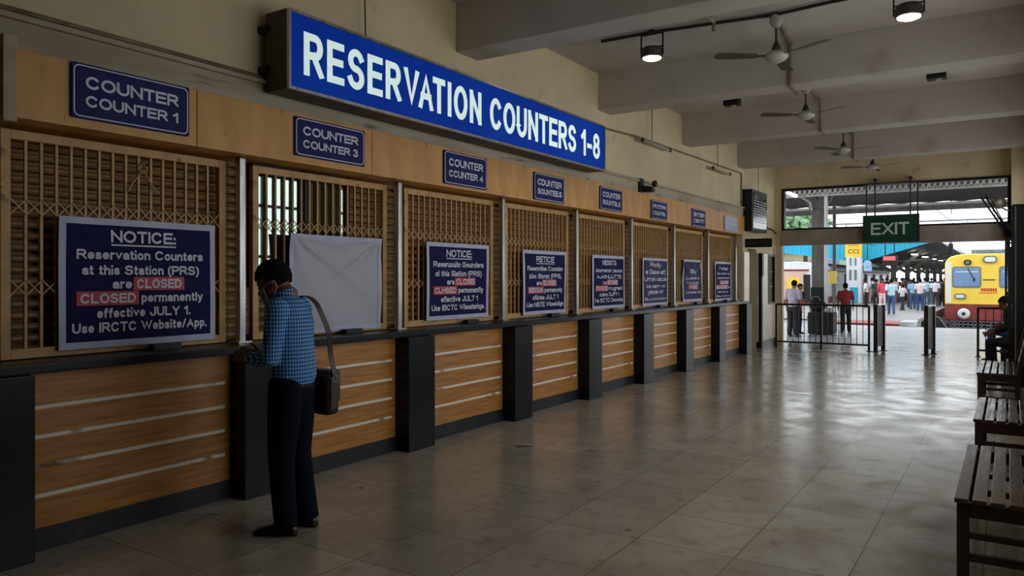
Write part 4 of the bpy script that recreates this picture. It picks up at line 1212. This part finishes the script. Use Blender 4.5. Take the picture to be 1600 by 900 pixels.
# luggage beside the waiting people
t = thing('luggage_trunk', 'big black trunk on the concourse between the waiting people', 'trunk', (-4.35, 22.3, 0))
MB().box(-4.66, -4.0, 22.0, 22.6, .03, .62, .03).build('trunk_body', M['black'], t)
MB().box(-4.68, -3.98, 21.98, 22.62, .47, .5).build('trunk_band', M['blackmetal'], t)
for x in (-4.6, -4.06): MB().ball((x, 22.05, .03), .03, 1).ball((x, 22.55, .03), .03, 1).build('caster', M['black'], t)
t = thing('duffel_bag', 'black rounded duffel bag lying on the black trunk', 'bag', (-4.5, 22.3, .62))
MB().ball((-4.45, 22.3, .80), (.22, .2, .17), 3).build('bag_body', M['black'], t, True)
MB().tube([(-4.62, 22.2, .93), (-4.55, 22.2, 1.05), (-4.42, 22.2, 1.05), (-4.35, 22.2, .93)], .014).build('handle', M['grey'], t)
t = thing('white_parcel', 'white wrapped parcel on the right end of the black trunk', 'parcel', (-4.08, 22.25, .62))
MB().box(-4.2, -4.02, 22.1, 22.4, .62, .74, .02).build('parcel_box', M['whitepaint'], t)
MB().box(-4.13, -4.09, 22.095, 22.405, .622, .745).build('parcel_tape', M['grey'], t)

# ---------------- people ----------------
def cloth(name, c, c2=None, **k):
    d = dict(sc=6, rough=.8); d.update(k)
    return mat(name, c, c2 or tuple(int(v * .85) for v in c), **d)
M['skin'] = mat('brown_skin', (132, 88, 64), (118, 76, 54), sc=8, rough=.5)
M['hair'] = mat('black_hair', (9, 8, 8), (15, 13, 12), sc=40, rough=.8, spec=.15, bump=.6, bsc=160)
M['shoe'] = mat('dark_leather_shoe', (30, 20, 17), (20, 14, 12), sc=10, rough=.25)
M['mask'] = mat('pale_blue_mask', (140, 156, 172), (126, 142, 160), sc=10, rough=.8)
M['leather'] = mat('brown_leather', (50, 36, 28), (36, 25, 20), sc=14, rough=.42)
M['leather_tan'] = mat('tan_leather', (74, 54, 40), (58, 42, 32), sc=14, rough=.45)
def check_shirt():
    m = bpy.data.materials.new('blue_checked_cotton'); m.use_nodes = True
    N, L = m.node_tree.nodes, m.node_tree.links
    b = N['Principled BSDF']; b.inputs['Roughness'].default_value = .85
    tc = N.new('ShaderNodeTexCoord'); sp = N.new('ShaderNodeSeparateXYZ')
    L.new(tc.outputs['Object'], sp.inputs[0])
    def mth(op, a, c=None):
        n = N.new('ShaderNodeMath'); n.operation = op
        for s, i in ((a, 0), (c, 1)):
            if s is None: continue
            if isinstance(s, (int, float)): n.inputs[i].default_value = s
            else: L.new(s, n.inputs[i])
        return n.outputs[0]
    h = mth('ADD', sp.outputs[0], sp.outputs[1])
    def line(v, f, lo):
        return mth('GREATER_THAN', mth('FRACT', mth('MULTIPLY', v, f)), lo)
    w = mth('MAXIMUM', line(h, 42, .76), line(sp.outputs[2], 42, .80))
    d = mth('MAXIMUM', line(mth('ADD', h, .011), 42, .80), line(mth('ADD', sp.outputs[2], .011), 42, .84))
    def mix(f, a, c):
        x = N.new('ShaderNodeMix'); x.data_type = 'RGBA'
        L.new(f, x.inputs[0])
        if isinstance(a, tuple): x.inputs[6].default_value = a
        else: L.new(a, x.inputs[6])
        x.inputs[7].default_value = c
        return x.outputs[2]
    L.new(mix(d, mix(w, lin((46, 128, 208)), lin((150, 196, 230))), lin((20, 48, 96))), b.inputs['Base Color'])
    return m
M['check'] = check_shirt()

def remesh(mb, voxel, smooth=3):
    """melt overlapping closed shapes into one continuous surface"""
    me = bpy.data.meshes.new('r'); 
    bmesh.ops.recalc_face_normals(mb.bm, faces=mb.bm.faces)
    mb.bm.to_mesh(me); mb.bm.free()
    o = bpy.data.objects.new('r', me); COL.objects.link(o)
    r = o.modifiers.new('r', 'REMESH'); r.mode = 'VOXEL'; r.voxel_size = voxel
    if smooth:
        s = o.modifiers.new('s', 'SMOOTH'); s.iterations = smooth; s.factor = .5
    dg = bpy.context.evaluated_depsgraph_get()
    me2 = bpy.data.meshes.new_from_object(o.evaluated_get(dg))
    bpy.data.objects.remove(o); bpy.data.meshes.remove(me)
    n = MB(); n.bm.from_mesh(me2); bpy.data.meshes.remove(me2)
    return n

def hand(b, wrist, d, side, curl=.5, s=1.0, palm_n=None):
    """palm, four unequal bent fingers and a thumb; d = pointing direction, side = towards the thumb"""
    d = V(d).normalized(); side = (V(side) - V(side).dot(d) * d).normalized()
    n = V(palm_n).normalized() if palm_n is not None else d.cross(side).normalized()
    w = V(wrist)
    for k in range(-1, 2):
        b.tube([w, w + d * .045 * s + side * k * .018 * s, w + d * .09 * s + side * k * .022 * s], [.022 * s, .018 * s, .013 * s], 8)
    for k, ln in enumerate((.068, .078, .072, .056)):
        base = w + d * .085 * s + side * (.030 - k * .020) * s
        d1 = (d + n * curl * .5).normalized(); d2 = (d + n * curl * 1.5).normalized(); d3 = (d * .6 + n * curl * 2.2).normalized()
        p1 = base + d1 * ln * .45 * s; p2 = p1 + d2 * ln * .33 * s; p3 = p2 + d3 * ln * .28 * s
        b.tube([base - d * .02 * s, base, p1, p2, p3], [.009 * s, .009 * s, .0085 * s, .008 * s, .0065 * s], 7)
    t0 = w + d * .025 * s + side * .028 * s
    b.tube([t0, t0 + (d * .5 + side * .8).normalized() * .035 * s, t0 + (d * .9 + side * .6 + n * .4).normalized() * .07 * s], [.012 * s, .010 * s, .008 * s], 7)

def head_matrix(pos, pitch, yaw, s=1):
    return Matrix.Translation(pos) @ Matrix.Rotation(yaw, 4, 'Z') @ Matrix.Rotation(pitch, 4, 'Y') @ Matrix.Scale(s, 4)
def add_head(b, Hm, sub=3):
    b.ball((-.006, 0, .018), (.098, .077, .098), sub, Hm)          # cranium
    b.ball((.028, 0, -.05), (.064, .058, .070), sub, Hm)           # face and jaw
    b.ball((.058, 0, -.098), (.026, .030, .022), 2, Hm)            # chin
    b.tube([Hm @ V((.086, 0, .0)), Hm @ V((.106, 0, -.038)), Hm @ V((.090, 0, -.046))], [.009, .015, .013], 8)   # nose
    b.ball((.087, 0, -.072), (.012, .024, .010), 2, Hm)            # lips
    b.ball((.084, 0, .014), (.012, .05, .010), 2, Hm)              # brow
    for s in (-1, 1):
        b.ball((-.004, s * .080, -.022), (.018, .009, .032), 2, Hm)  # ears
def hair_mesh(Hm, length=0.0, th=1.07, cut=0.0):
    """cap of short hair that follows the skull"""
    b = MB()
    def keep(x, y, z):
        if z > .045 - max(0, .03 - x) * .8: return True
        return x < -.012 + .25 * z and z > -.075 - length + cut or (x < .02 and z > -.005 and abs(y) > .05)
    g = bmesh.new()
    bmesh.ops.create_uvsphere(g, u_segments=40, v_segments=26, radius=1)
    rnd = random.Random(5)
    for v in g.verts:
        k = th + rnd.uniform(-.015, .02)
        z = v.co.z
        v.co = V((-.006 + v.co.x * .098 * k, v.co.y * .077 * (k + .02), .018 + z * .098 * k - (length * max(0, -z))))
    dl = [f for f in g.faces if not keep(*f.calc_center_median())]
    bmesh.ops.delete(g, geom=dl, context='FACES')
    for v in g.verts: v.co = Hm @ v.co
    me = bpy.data.meshes.new('h'); g.to_mesh(me); g.free()
    b.bm.from_mesh(me); bpy.data.meshes.remove(me)
    return b

def shoe(b, ankle, toe_dir, s=1.0):
    a = V((ankle[0], ankle[1], 0)); d = V((toe_dir[0], toe_dir[1], 0)).normalized(); sd = V((-d.y, d.x, 0)); z0 = ankle[2]
    base = ankle[2] - .085 * s
    rg = []
    for x, w, h in ((-.075, .022, .045), (-.06, .034, .075), (-.02, .037, .095), (.03, .038, .085), (.08, .043, .062), (.13, .045, .048), (.17, .038, .038), (.195, .018, .024)):
        ring = []
        for k in range(12):
            t = 2 * PI * k / 12
            c, q = math.cos(t), math.sin(t)
            zz = base + (h * s) * (.5 + .5 * math.copysign(abs(q) ** .7, q))
            p = a + d * x * s + sd * w * s * math.copysign(abs(c) ** .8, c)
            ring.append(b.bm.verts.new((p.x, p.y, zz)))
        rg.append(ring)
    b.loft(rg)

def figure(label, loc, heading, P, height=1.7, name='person', group=None, voxel=.012, hair_len=0.0, female=False):
    """P: pose and clothes. Local frame: +x forward, +y left. One continuous body; clothes and hair are children."""
    t = thing(name, label, 'person', (0, 0, 0), group)
    k = 1.0
    hipz = P.get('hipz', .88)
    sh = P.get('sh', .185)
    lean = P.get('lean', .02)                    # shoulders ahead of the hips
    tz = hipz + .52
    hips = [V((0, .09, hipz)), V((0, -.09, hipz))]
    shz = P.get('shz', 0)
    shs = [V((lean, sh, tz + shz)), V((lean, -sh, tz + shz))]
    Hp = V(P.get('head', (lean + .05, 0, tz + .20)))
    Hm = head_matrix(Hp, P.get('pitch', .08), P.get('yaw', 0), P.get('hs', 1))
    arms = P['arms']; legs = P['legs']
    sk, st, tr = P['skin'], P['shirt'], P['trousers']
    # body
    b = MB(); add_head(b, Hm)
    nb = V((lean - .01, 0, tz + .03))
    b.tube([nb - V((0, 0, .06)), nb + V((.01, 0, .02)), Hm @ V((-.014, 0, -.05))], [.062, .054, .052], 14)
    b.rings([(0, 0, hipz - .06, .09, .13), (0, 0, hipz + .06, .10, .14), (lean * .4, 0, hipz + .22, .09, .125), (lean * .8, 0, hipz + .40, .10, .15), (lean * .9, 0, tz + shz - .05, .075, .125), (lean, 0, tz + shz - .01, .05, .07)], 18)
    for i, (el, wr, hd, td) in enumerate(arms):
        b.tube([shs[i], el, wr], [.046, .037, .026], 10); b.ball(shs[i], .05, 2)
        hand(b, wr, hd, td, P.get('curl', .5))
    for i, (kn, an, toe) in enumerate(legs):
        b.tube([hips[i], kn, an], [.075, .05, .035], 10)
    body = remesh(b, voxel, 2).build('body', sk, t, True)
    # shirt
    b = MB(); hz = P.get('hem', hipz + .02)
    R = P.get('torso', None) or [(0, 0, hz, .118, .152), (0, 0, hz + .06, .128, .160), (lean * .35, 0, hipz + .18, .120, .152), (lean * .8, 0, hipz + .34, .128, .172),
        (lean * .95, 0, hipz + .45, .118, .182), (lean, 0, tz + .015, .095, .165), (lean - .005, 0, tz + .05, .070, .105), (lean, 0, tz + .075, .060, .066)]
    b.rings(R, 24)
    slv = P.get('sleeve', .5)
    for i, (el, wr, hd, td) in enumerate(arms):
        el, wr = V(el), V(wr)
        if slv <= .5: pts, rr = [shs[i] - V((0, 0, .01)), shs[i].lerp(el, slv * 2 * .95)], [.074, .060]
        else:
            e2 = el.lerp(wr, (slv - .5) * 2)
            pts, rr = [shs[i] - V((0, 0, .01)), shs[i].lerp(el, .5), el, el.lerp(e2, .5), e2], [.074, .062, .054, .050, .043]
        b.tube(pts, rr, 12); b.ball(shs[i] - V((0, 0, .015)), .072, 2)
    shirt = remesh(b, voxel, 3).build('shirt', st, t, True)
    # trousers
    b = MB()
    pe = P.get('pel', 1)
    b.rings([(0, 0, hipz - .10, .10 * pe, .145 * pe), (0, 0, hipz - .02, .122 * pe, .162 * pe), (0, 0, hipz + .05, .116, .152)] if not P.get('sit') else [(0, 0, hipz - .09, .12, .165), (0, 0, hipz, .125, .165), (0, 0, hipz + .06, .115, .152)], 22)
    for i, (kn, an, toe) in enumerate(legs):
        kn, an = V(kn), V(an)
        w = P.get('leg_w', 1.0)
        b.tube([hips[i] + V((0, 0, -.02)), hips[i].lerp(kn, .5), kn, kn.lerp(an, .5), an + V((-.01, 0, -.035))], [.098 * w, .090 * w, .074 * w, .068 * w, .064 * w], 14)
        b.ball(hips[i], .10 * w, 2)
    trs = remesh(b, voxel, 3).build('trousers', tr, t, True)
    for i, (kn, an, toe) in enumerate(legs):
        b = MB(); shoe(b, an, toe); b.build('shoe', P.get('shoe', M['shoe']), t, True)
    hb = hair_mesh(Hm, hair_len, cut=P.get('hair_cut', 0)).build('hair', M['hair'], t, True)
    sd = hb.modifiers.new('thickness', 'SOLIDIFY'); sd.thickness = .008; sd.offset = -1
    t.location = loc; t.rotation_euler.z = heading
    nat = P.get('nat', tz + .31)
    s = height / nat
    t.scale = (s, s, s)
    return t, Hm, body

def stand_pose(**k):
    P = dict(skin=M['skin'], shirt=None, trousers=None,
        arms=[((.0, .235, 1.13), (.05, .24, .88), (.1, 0, -1), (1, 0, 0)), ((.0, -.235, 1.13), (.05, -.24, .88), (.1, 0, -1), (1, 0, 0))],
        legs=[((.02, .10, .48), (.0, .11, .085), (1, .2)), ((.02, -.10, .48), (.0, -.11, .085), (1, -.2))])
    P.update(k); return P
def walk_pose(**k):
    P = stand_pose(arms=[((-.10, .235, 1.14), (-.06, .24, .90), (.3, 0, -1), (1, 0, 0)), ((.10, -.235, 1.14), (.24, -.22, .93), (.6, 0, -1), (0, 1, .3))],
        legs=[((.16, .09, .50), (.20, .095, .085), (1, .1)), ((-.06, -.09, .48), (-.26, -.095, .11), (1, -.1))])
    P.update(k); return P
def carry_pose(**k):
    P = stand_pose(arms=[((.05, .25, 1.14), (.24, .14, 1.16), (.7, -.6, .1), (0, .2, 1)), ((.05, -.25, 1.14), (.24, -.14, 1.16), (.7, .6, .1), (0, -.2, 1))])
    P.update(k); return P

# the man with the shoulder bag
MX, MY = -3.73, 3.20
belt_m = M['black']
P = dict(skin=M['skin'], shirt=M['check'], trousers=cloth('navy_trousers', (17, 22, 36), (12, 16, 28), rough=.9, spec=.15), hipz=.90, sh=.162, lean=.02, shz=-.025, nat=1.70, hs=1.09,
    head=(.122, .0, 1.552), pitch=.46, yaw=.26, hair_cut=.03, sleeve=.97, curl=.55, hem=.915,
    torso=[(0, 0, .905, .120, .158), (-.005, 0, .96, .138, .170), (0, 0, 1.06, .134, .166), (.012, 0, 1.20, .134, .172), (.018, 0, 1.30, .140, .180), (.022, 0, 1.375, .122, .166), (.026, 0, 1.425, .096, .120), (.04, 0, 1.455, .068, .074), (.05, 0, 1.475, .058, .062)],
    arms=[((.045, .195, 1.075), (.245, .09, 1.075), (.95, -.25, .12), (0, -.3, 1)), ((.045, -.195, 1.075), (.245, -.08, 1.075), (.95, .25, .12), (0, .3, 1))],
    legs=[((.03, .085, .48), (.005, .095, .085), (1, .05)), ((-.0, -.085, .47), (-.05, -.095, .085), (1, -.2))], leg_w=1.10, pel=1.06)
man, Hm, body = figure('masked man in blue checked shirt and navy trousers standing at the second counter, head bowed', (MX, MY, 0), PI + .42, P, 1.70, voxel=.0065)
def on_man(b, name, m, smooth=True, parent=None):
    o = b.build(name, m, None, smooth)
    w = WL[o.name]
    for v in o.data.vertices: v.co += w
    o.location = (0, 0, 0); WL[o.name] = V((0, 0, 0)); o.parent = parent or man
    return o
b = MB(); 
def ell(z, rx, ry, th):
    return [[(rx + q) * math.cos(2 * PI * k / 40) for k in range(40)] for q in (0, th)]
rg = []
for q, z in ((0, .885), (.007, .885), (.007, .922), (0, .922), (0, .885)):
    rg.append([b.bm.verts.new(((.119 + q) * math.cos(2 * PI * k / 40), (.156 + q) * math.sin(2 * PI * k / 40), z)) for k in range(40)])
b.loft(rg, cap=False)
belt = on_man(b, 'belt', belt_m)
# collar band
b = MB(); rg = []
for q, z, x in ((.0, 1.45, .040), (.012, 1.45, .040), (.010, 1.485, .052), (.0, 1.488, .052)):
    rg.append([b.bm.verts.new((x + (.060 + q) * math.cos(2 * PI * k / 28), (.066 + q) * math.sin(2 * PI * k / 28), z + .018 * -math.cos(2 * PI * k / 28))) for k in range(28)])
b.loft(rg, cap=False)
on_man(b, 'collar', M['check'])
# face mask with ear loops, eyes
b = MB()
def mk(u, v):
    a = (u - .5) * 2.3; e = (v - .5)
    r = .072 - .012 * abs(e) * 2
    x = .034 + math.cos(a) * (.073 - .030 * max(0, e - .1)) ; y = math.sin(a) * .066; z = -.062 + e * .098
    return Hm @ V((x, y, z))
b.sheet(mk, 18, 8)
mm = on_man(b, 'face_mask', M['mask'])
sd = mm.modifiers.new('thickness', 'SOLIDIFY'); sd.thickness = .004; sd.offset = 1
b = MB()
for s in (-1, 1):
    b.tube([Hm @ V((.064, s * .060, -.02)), Hm @ V((.02, s * .083, -.005)), Hm @ V((-.018, s * .089, -.015)), Hm @ V((-.018, s * .088, -.045)), Hm @ V((.03, s * .068, -.085)), Hm @ V((.062, s * .06, -.095))], .0022, 6)
on_man(b, 'ear_loop', M['whitepaint'], True, mm)
for s in (-1, 1):
    b = MB().ball((.086, s * .03, -.006), (.008, .013, .007), 2, Hm); on_man(b, 'eye', M['black'])

# his bag
t = thing('shoulder_bag', 'dark brown leather shoulder bag on the strap of the masked man', 'bag', (-3.74, 3.44, .69))
bx, by = -3.745, 3.445
b = MB().box(bx - .125, bx + .125, by - .058, by + .058, .685, .97, .045)
b.build('bag_body', M['leather'], t, True)
b = MB().box(bx - .118, bx + .118, by + .03, by + .066, .77, .972, .014).box(bx - .118, bx + .118, by - .045, by + .055, .958, .978, .009)
b.build('flap', M['leather_tan'], t, True)
for x in (-.125, .125):
    b = MB().box(bx + x - .006, bx + x + .006, by - .032, by + .032, .73, .93, .004)
    b.build('end_panel', M['leather_tan'], t)
    b = MB().tube([(bx + x * 1.05, by + .022 * math.cos(q), .925 + .022 * math.sin(q)) for q in [2 * PI * i / 14 for i in range(15)]], .004, 6)
    b.build('ring', M['steel'], t)
b = MB()
path = [(bx + .135, by, .94), (bx + .115, by - .02, 1.08), (-3.605, 3.385, 1.22), (-3.615, 3.335, 1.34), (-3.655, 3.315, 1.42), (-3.735, 3.305, 1.455), (-3.83, 3.32, 1.42), (-3.885, 3.35, 1.30), (-3.90, 3.40, 1.15), (bx - .135, by, .94)]
# smooth the path and sweep a flat band along it
pp = []
for i in range(len(path) - 1):
    p0, p1, p2, p3 = [V(path[max(0, min(len(path) - 1, j))]) for j in (i - 1, i, i + 1, i + 2)]
    for q in range(5):
        s = q / 5
        pp.append(.5 * ((2 * p1) + (p2 - p0) * s + (2 * p0 - 5 * p1 + 4 * p2 - p3) * s * s + (3 * p1 - p0 - 3 * p2 + p3) * s ** 3))
pp.append(V(path[-1]))
rows = []
for i, p in enumerate(pp):
    d = (pp[min(i + 1, len(pp) - 1)] - pp[max(i - 1, 0)]).normalized()
    w = (V((0, 1, 0)) - d * d.y).normalized() * .019
    n = d.cross(w).normalized() * .0025
    rows.append([b.bm.verts.new(p + a) for a in (-w - n, w - n, w + n, -w + n)])
b.loft(rows)
b.build('strap', M['leather_tan'], t)

# people on the concourse and platform
HU = -PI / 2
def C(*a): return cloth('cloth_%d_%d_%d' % a, a)
black, jeans, dk = C(22, 22, 26), C(58, 90, 132), C(40, 40, 48)
CR = 'people waiting on the platform'
def at(px_x, y): return (px_x, y)
AWAY, TOWARD = PI / 2, -PI / 2
people = [
 # label, x, y, z, heading, pose, shirt, trousers, height, hair
 ('person in lilac grey shirt and black trousers left of the black trunk, seen from behind', -4.81, 21.0, 0, AWAY - .3, stand_pose(), C(176, 164, 176), black, 1.50, 0),
 ('person in dark navy jacket leaning over the trunk, behind the lilac-shirted person', -5.0, 22.3, 0, -.5, carry_pose(lean=.08), C(40, 40, 74), C(30, 32, 44), 1.40, 0),
 ('person in maroon top and black trousers right of the black trunk', -3.9, 23.3, 0, AWAY + .3, stand_pose(), C(150, 34, 48), black, 1.42, .02),
 ('person in white shirt with black trousers right of the white kiosk pillar', -6.15, 42.5, .06, PI, stand_pose(), C(226, 224, 228), black, 1.42, 0),
 ('person all in black beside the white-shirted person near the kiosk pillar', -5.6, 42.0, .06, AWAY, stand_pose(), C(40, 42, 48), black, 1.44, 0),
 ('person in pink top and pale pink trousers, nearest woman on the platform', -4.98, 39.3, .06, TOWARD + .4, stand_pose(), C(224, 70, 96), C(232, 196, 200), 1.46, .05),
 ('person in pale blue shirt and blue jeans walking away, nearest on the platform', -4.05, 34.6, .06, AWAY + .15, walk_pose(), C(186, 222, 232), jeans, 1.46, 0),
 ('person with white bag and dark trousers just right of the walking person in jeans', -4.15, 39.4, .06, AWAY - .6, walk_pose(), C(210, 206, 204), dk, 1.2, 0),
 ('person in dark blue shirt standing with folded arms mid-platform', -4.35, 44.0, .06, 0, carry_pose(), C(34, 54, 122), dk, 1.44, 0),
 ('person in light blue shirt half hidden behind the pale pink shirt', -3.92, 41.5, .06, AWAY + .5, stand_pose(), C(150, 190, 222), jeans, 1.42, 0),
 ('person in pale pink-white shirt and blue jeans with back turned, right of centre', -3.44, 39.6, .06, AWAY, stand_pose(), C(228, 214, 220), C(48, 76, 120), 1.46, 0),
 ('person in sky blue shirt and jeans, second from the yellow train', -3.72, 46.5, .06, AWAY - .2, stand_pose(), C(158, 206, 226), C(70, 98, 124), 1.44, 0),
 ('person in white shirt and grey trousers next to the yellow train', -3.25, 45.5, .06, AWAY + .2, stand_pose(), C(232, 232, 236), C(70, 66, 68), 1.44, 0),
 ('person in black right beside the yellow train front', -2.98, 46.0, .06, AWAY, stand_pose(), C(30, 28, 34), black, 1.42, 0),
 ('person in brown shirt far back near the platform columns', -5.6, 56.0, .06, TOWARD, stand_pose(), C(112, 84, 70), dk, 1.5, 0),
 ('person in dark red top far back behind the blue-shirted person', -4.95, 50.0, .06, PI, stand_pose(), C(120, 36, 44), C(110, 40, 48), 1.42, .04),
 ('person in dark grey far back between the sky blue and pale pink shirts', -4.35, 54.0, .06, AWAY, stand_pose(), C(56, 54, 60), black, 1.5, 0),
 ('person in peach top far back on the platform', -5.75, 50.5, .06, TOWARD, stand_pose(), C(220, 176, 160), C(140, 90, 86), 1.5, .04),
 ('person in charcoal far back left of the pink top', -6.35, 52.0, .06, AWAY, walk_pose(), C(60, 64, 66), black, 1.5, 0),
 ('person in olive far back beside the farthest columns', -4.7, 60.0, .06, AWAY, stand_pose(), C(92, 90, 70), dk, 1.5, 0),
]
rnd = random.Random(21)
tones = [((70, 66, 72), 'grey'), ((200, 198, 204), 'white'), ((52, 60, 84), 'slate blue'), ((130, 110, 96), 'tan'), ((150, 60, 66), 'rust red'), ((96, 110, 120), 'steel blue'), ((44, 40, 42), 'black'), ((180, 160, 150), 'sand'), ((84, 60, 56), 'dark brown'), ((150, 170, 190), 'ice blue')]
far_people = []
for i in range(16):
    y = 47.5 + (i % 8) * 1.9 + rnd.uniform(0, .8)
    x = -7.0 + i * .24 + rnd.uniform(-.1, .1) if i < 16 else 0
    (c, nm), (c2, nm2) = tones[i % 10], tones[(i * 3 + 4 + i // 10) % 10]
    if y > 62 or abs(x + 6.2) < .0: continue
    while any(math.hypot(q[1] - x, q[2] - y) < .75 for q in people + far_people) or min(math.hypot(x + 6.2, y - 54 - 8 * j) for j in range(3)) < .7: x += .13; y += .17
    pz = [stand_pose, walk_pose, carry_pose][i % 3]()
    far_people.append(('person in %s top and %s trousers in the crowd under the platform canopy' % (nm, nm2), x, y, .06, rnd.choice((AWAY, TOWARD, 0, PI)), pz, C(*c), C(*c2), 1.5, 0))
people += far_people
for lab, x, y, z, hd, P, st, tr, h, hl in people:
    P['shirt'], P['trousers'] = st, tr
    figure(lab, (x, y, z), hd, P, h, group=CR, hair_len=hl)

# the man sitting on the farthest bench and the one behind him
P = dict(skin=M['skin'], shirt=C(24, 24, 28), trousers=C(20, 22, 30), hipz=.575, lean=.13, sit=True, sleeve=.9, pitch=.35, nat=1.36, head=(.20, 0, 1.22),
    arms=[((.16, .25, .83), (.38, .14, .72), (.9, -.3, -.2), (0, -.3, 1)), ((.16, -.25, .83), (.38, -.14, .72), (.9, .3, -.2), (0, .3, 1))],
    legs=[((.43, .11, .56), (.40, .12, .085), (1, .1)), ((.43, -.11, .56), (.36, -.12, .085), (1, -.1))], hem=.52)
figure('person in dark clothes sitting on the fourth bench with bowed head', (.14, 14.35, 0), PI, P, 1.30)
P = stand_pose(); P['shirt'], P['trousers'] = C(66, 26, 36), C(70, 110, 160)
P.update(dict(hipz=.575, sit=True, lean=.05, nat=1.36, head=(.09, 0, 1.25), arms=[((.06, .25, .83), (.26, .16, .70), (.9, -.3, -.2), (0, -.3, 1)), ((.06, -.25, .83), (.26, -.16, .70), (.9, .3, -.2), (0, .3, 1))],
    legs=[((.43, .11, .56), (.40, .12, .085), (1, .1)), ((.43, -.11, .56), (.42, -.12, .085), (1, -.1))], hem=.5))
figure('person in maroon top and blue trousers sitting on the farthest bench by the short railing', (.14, 16.8, 0), PI - .1, P, 1.34)
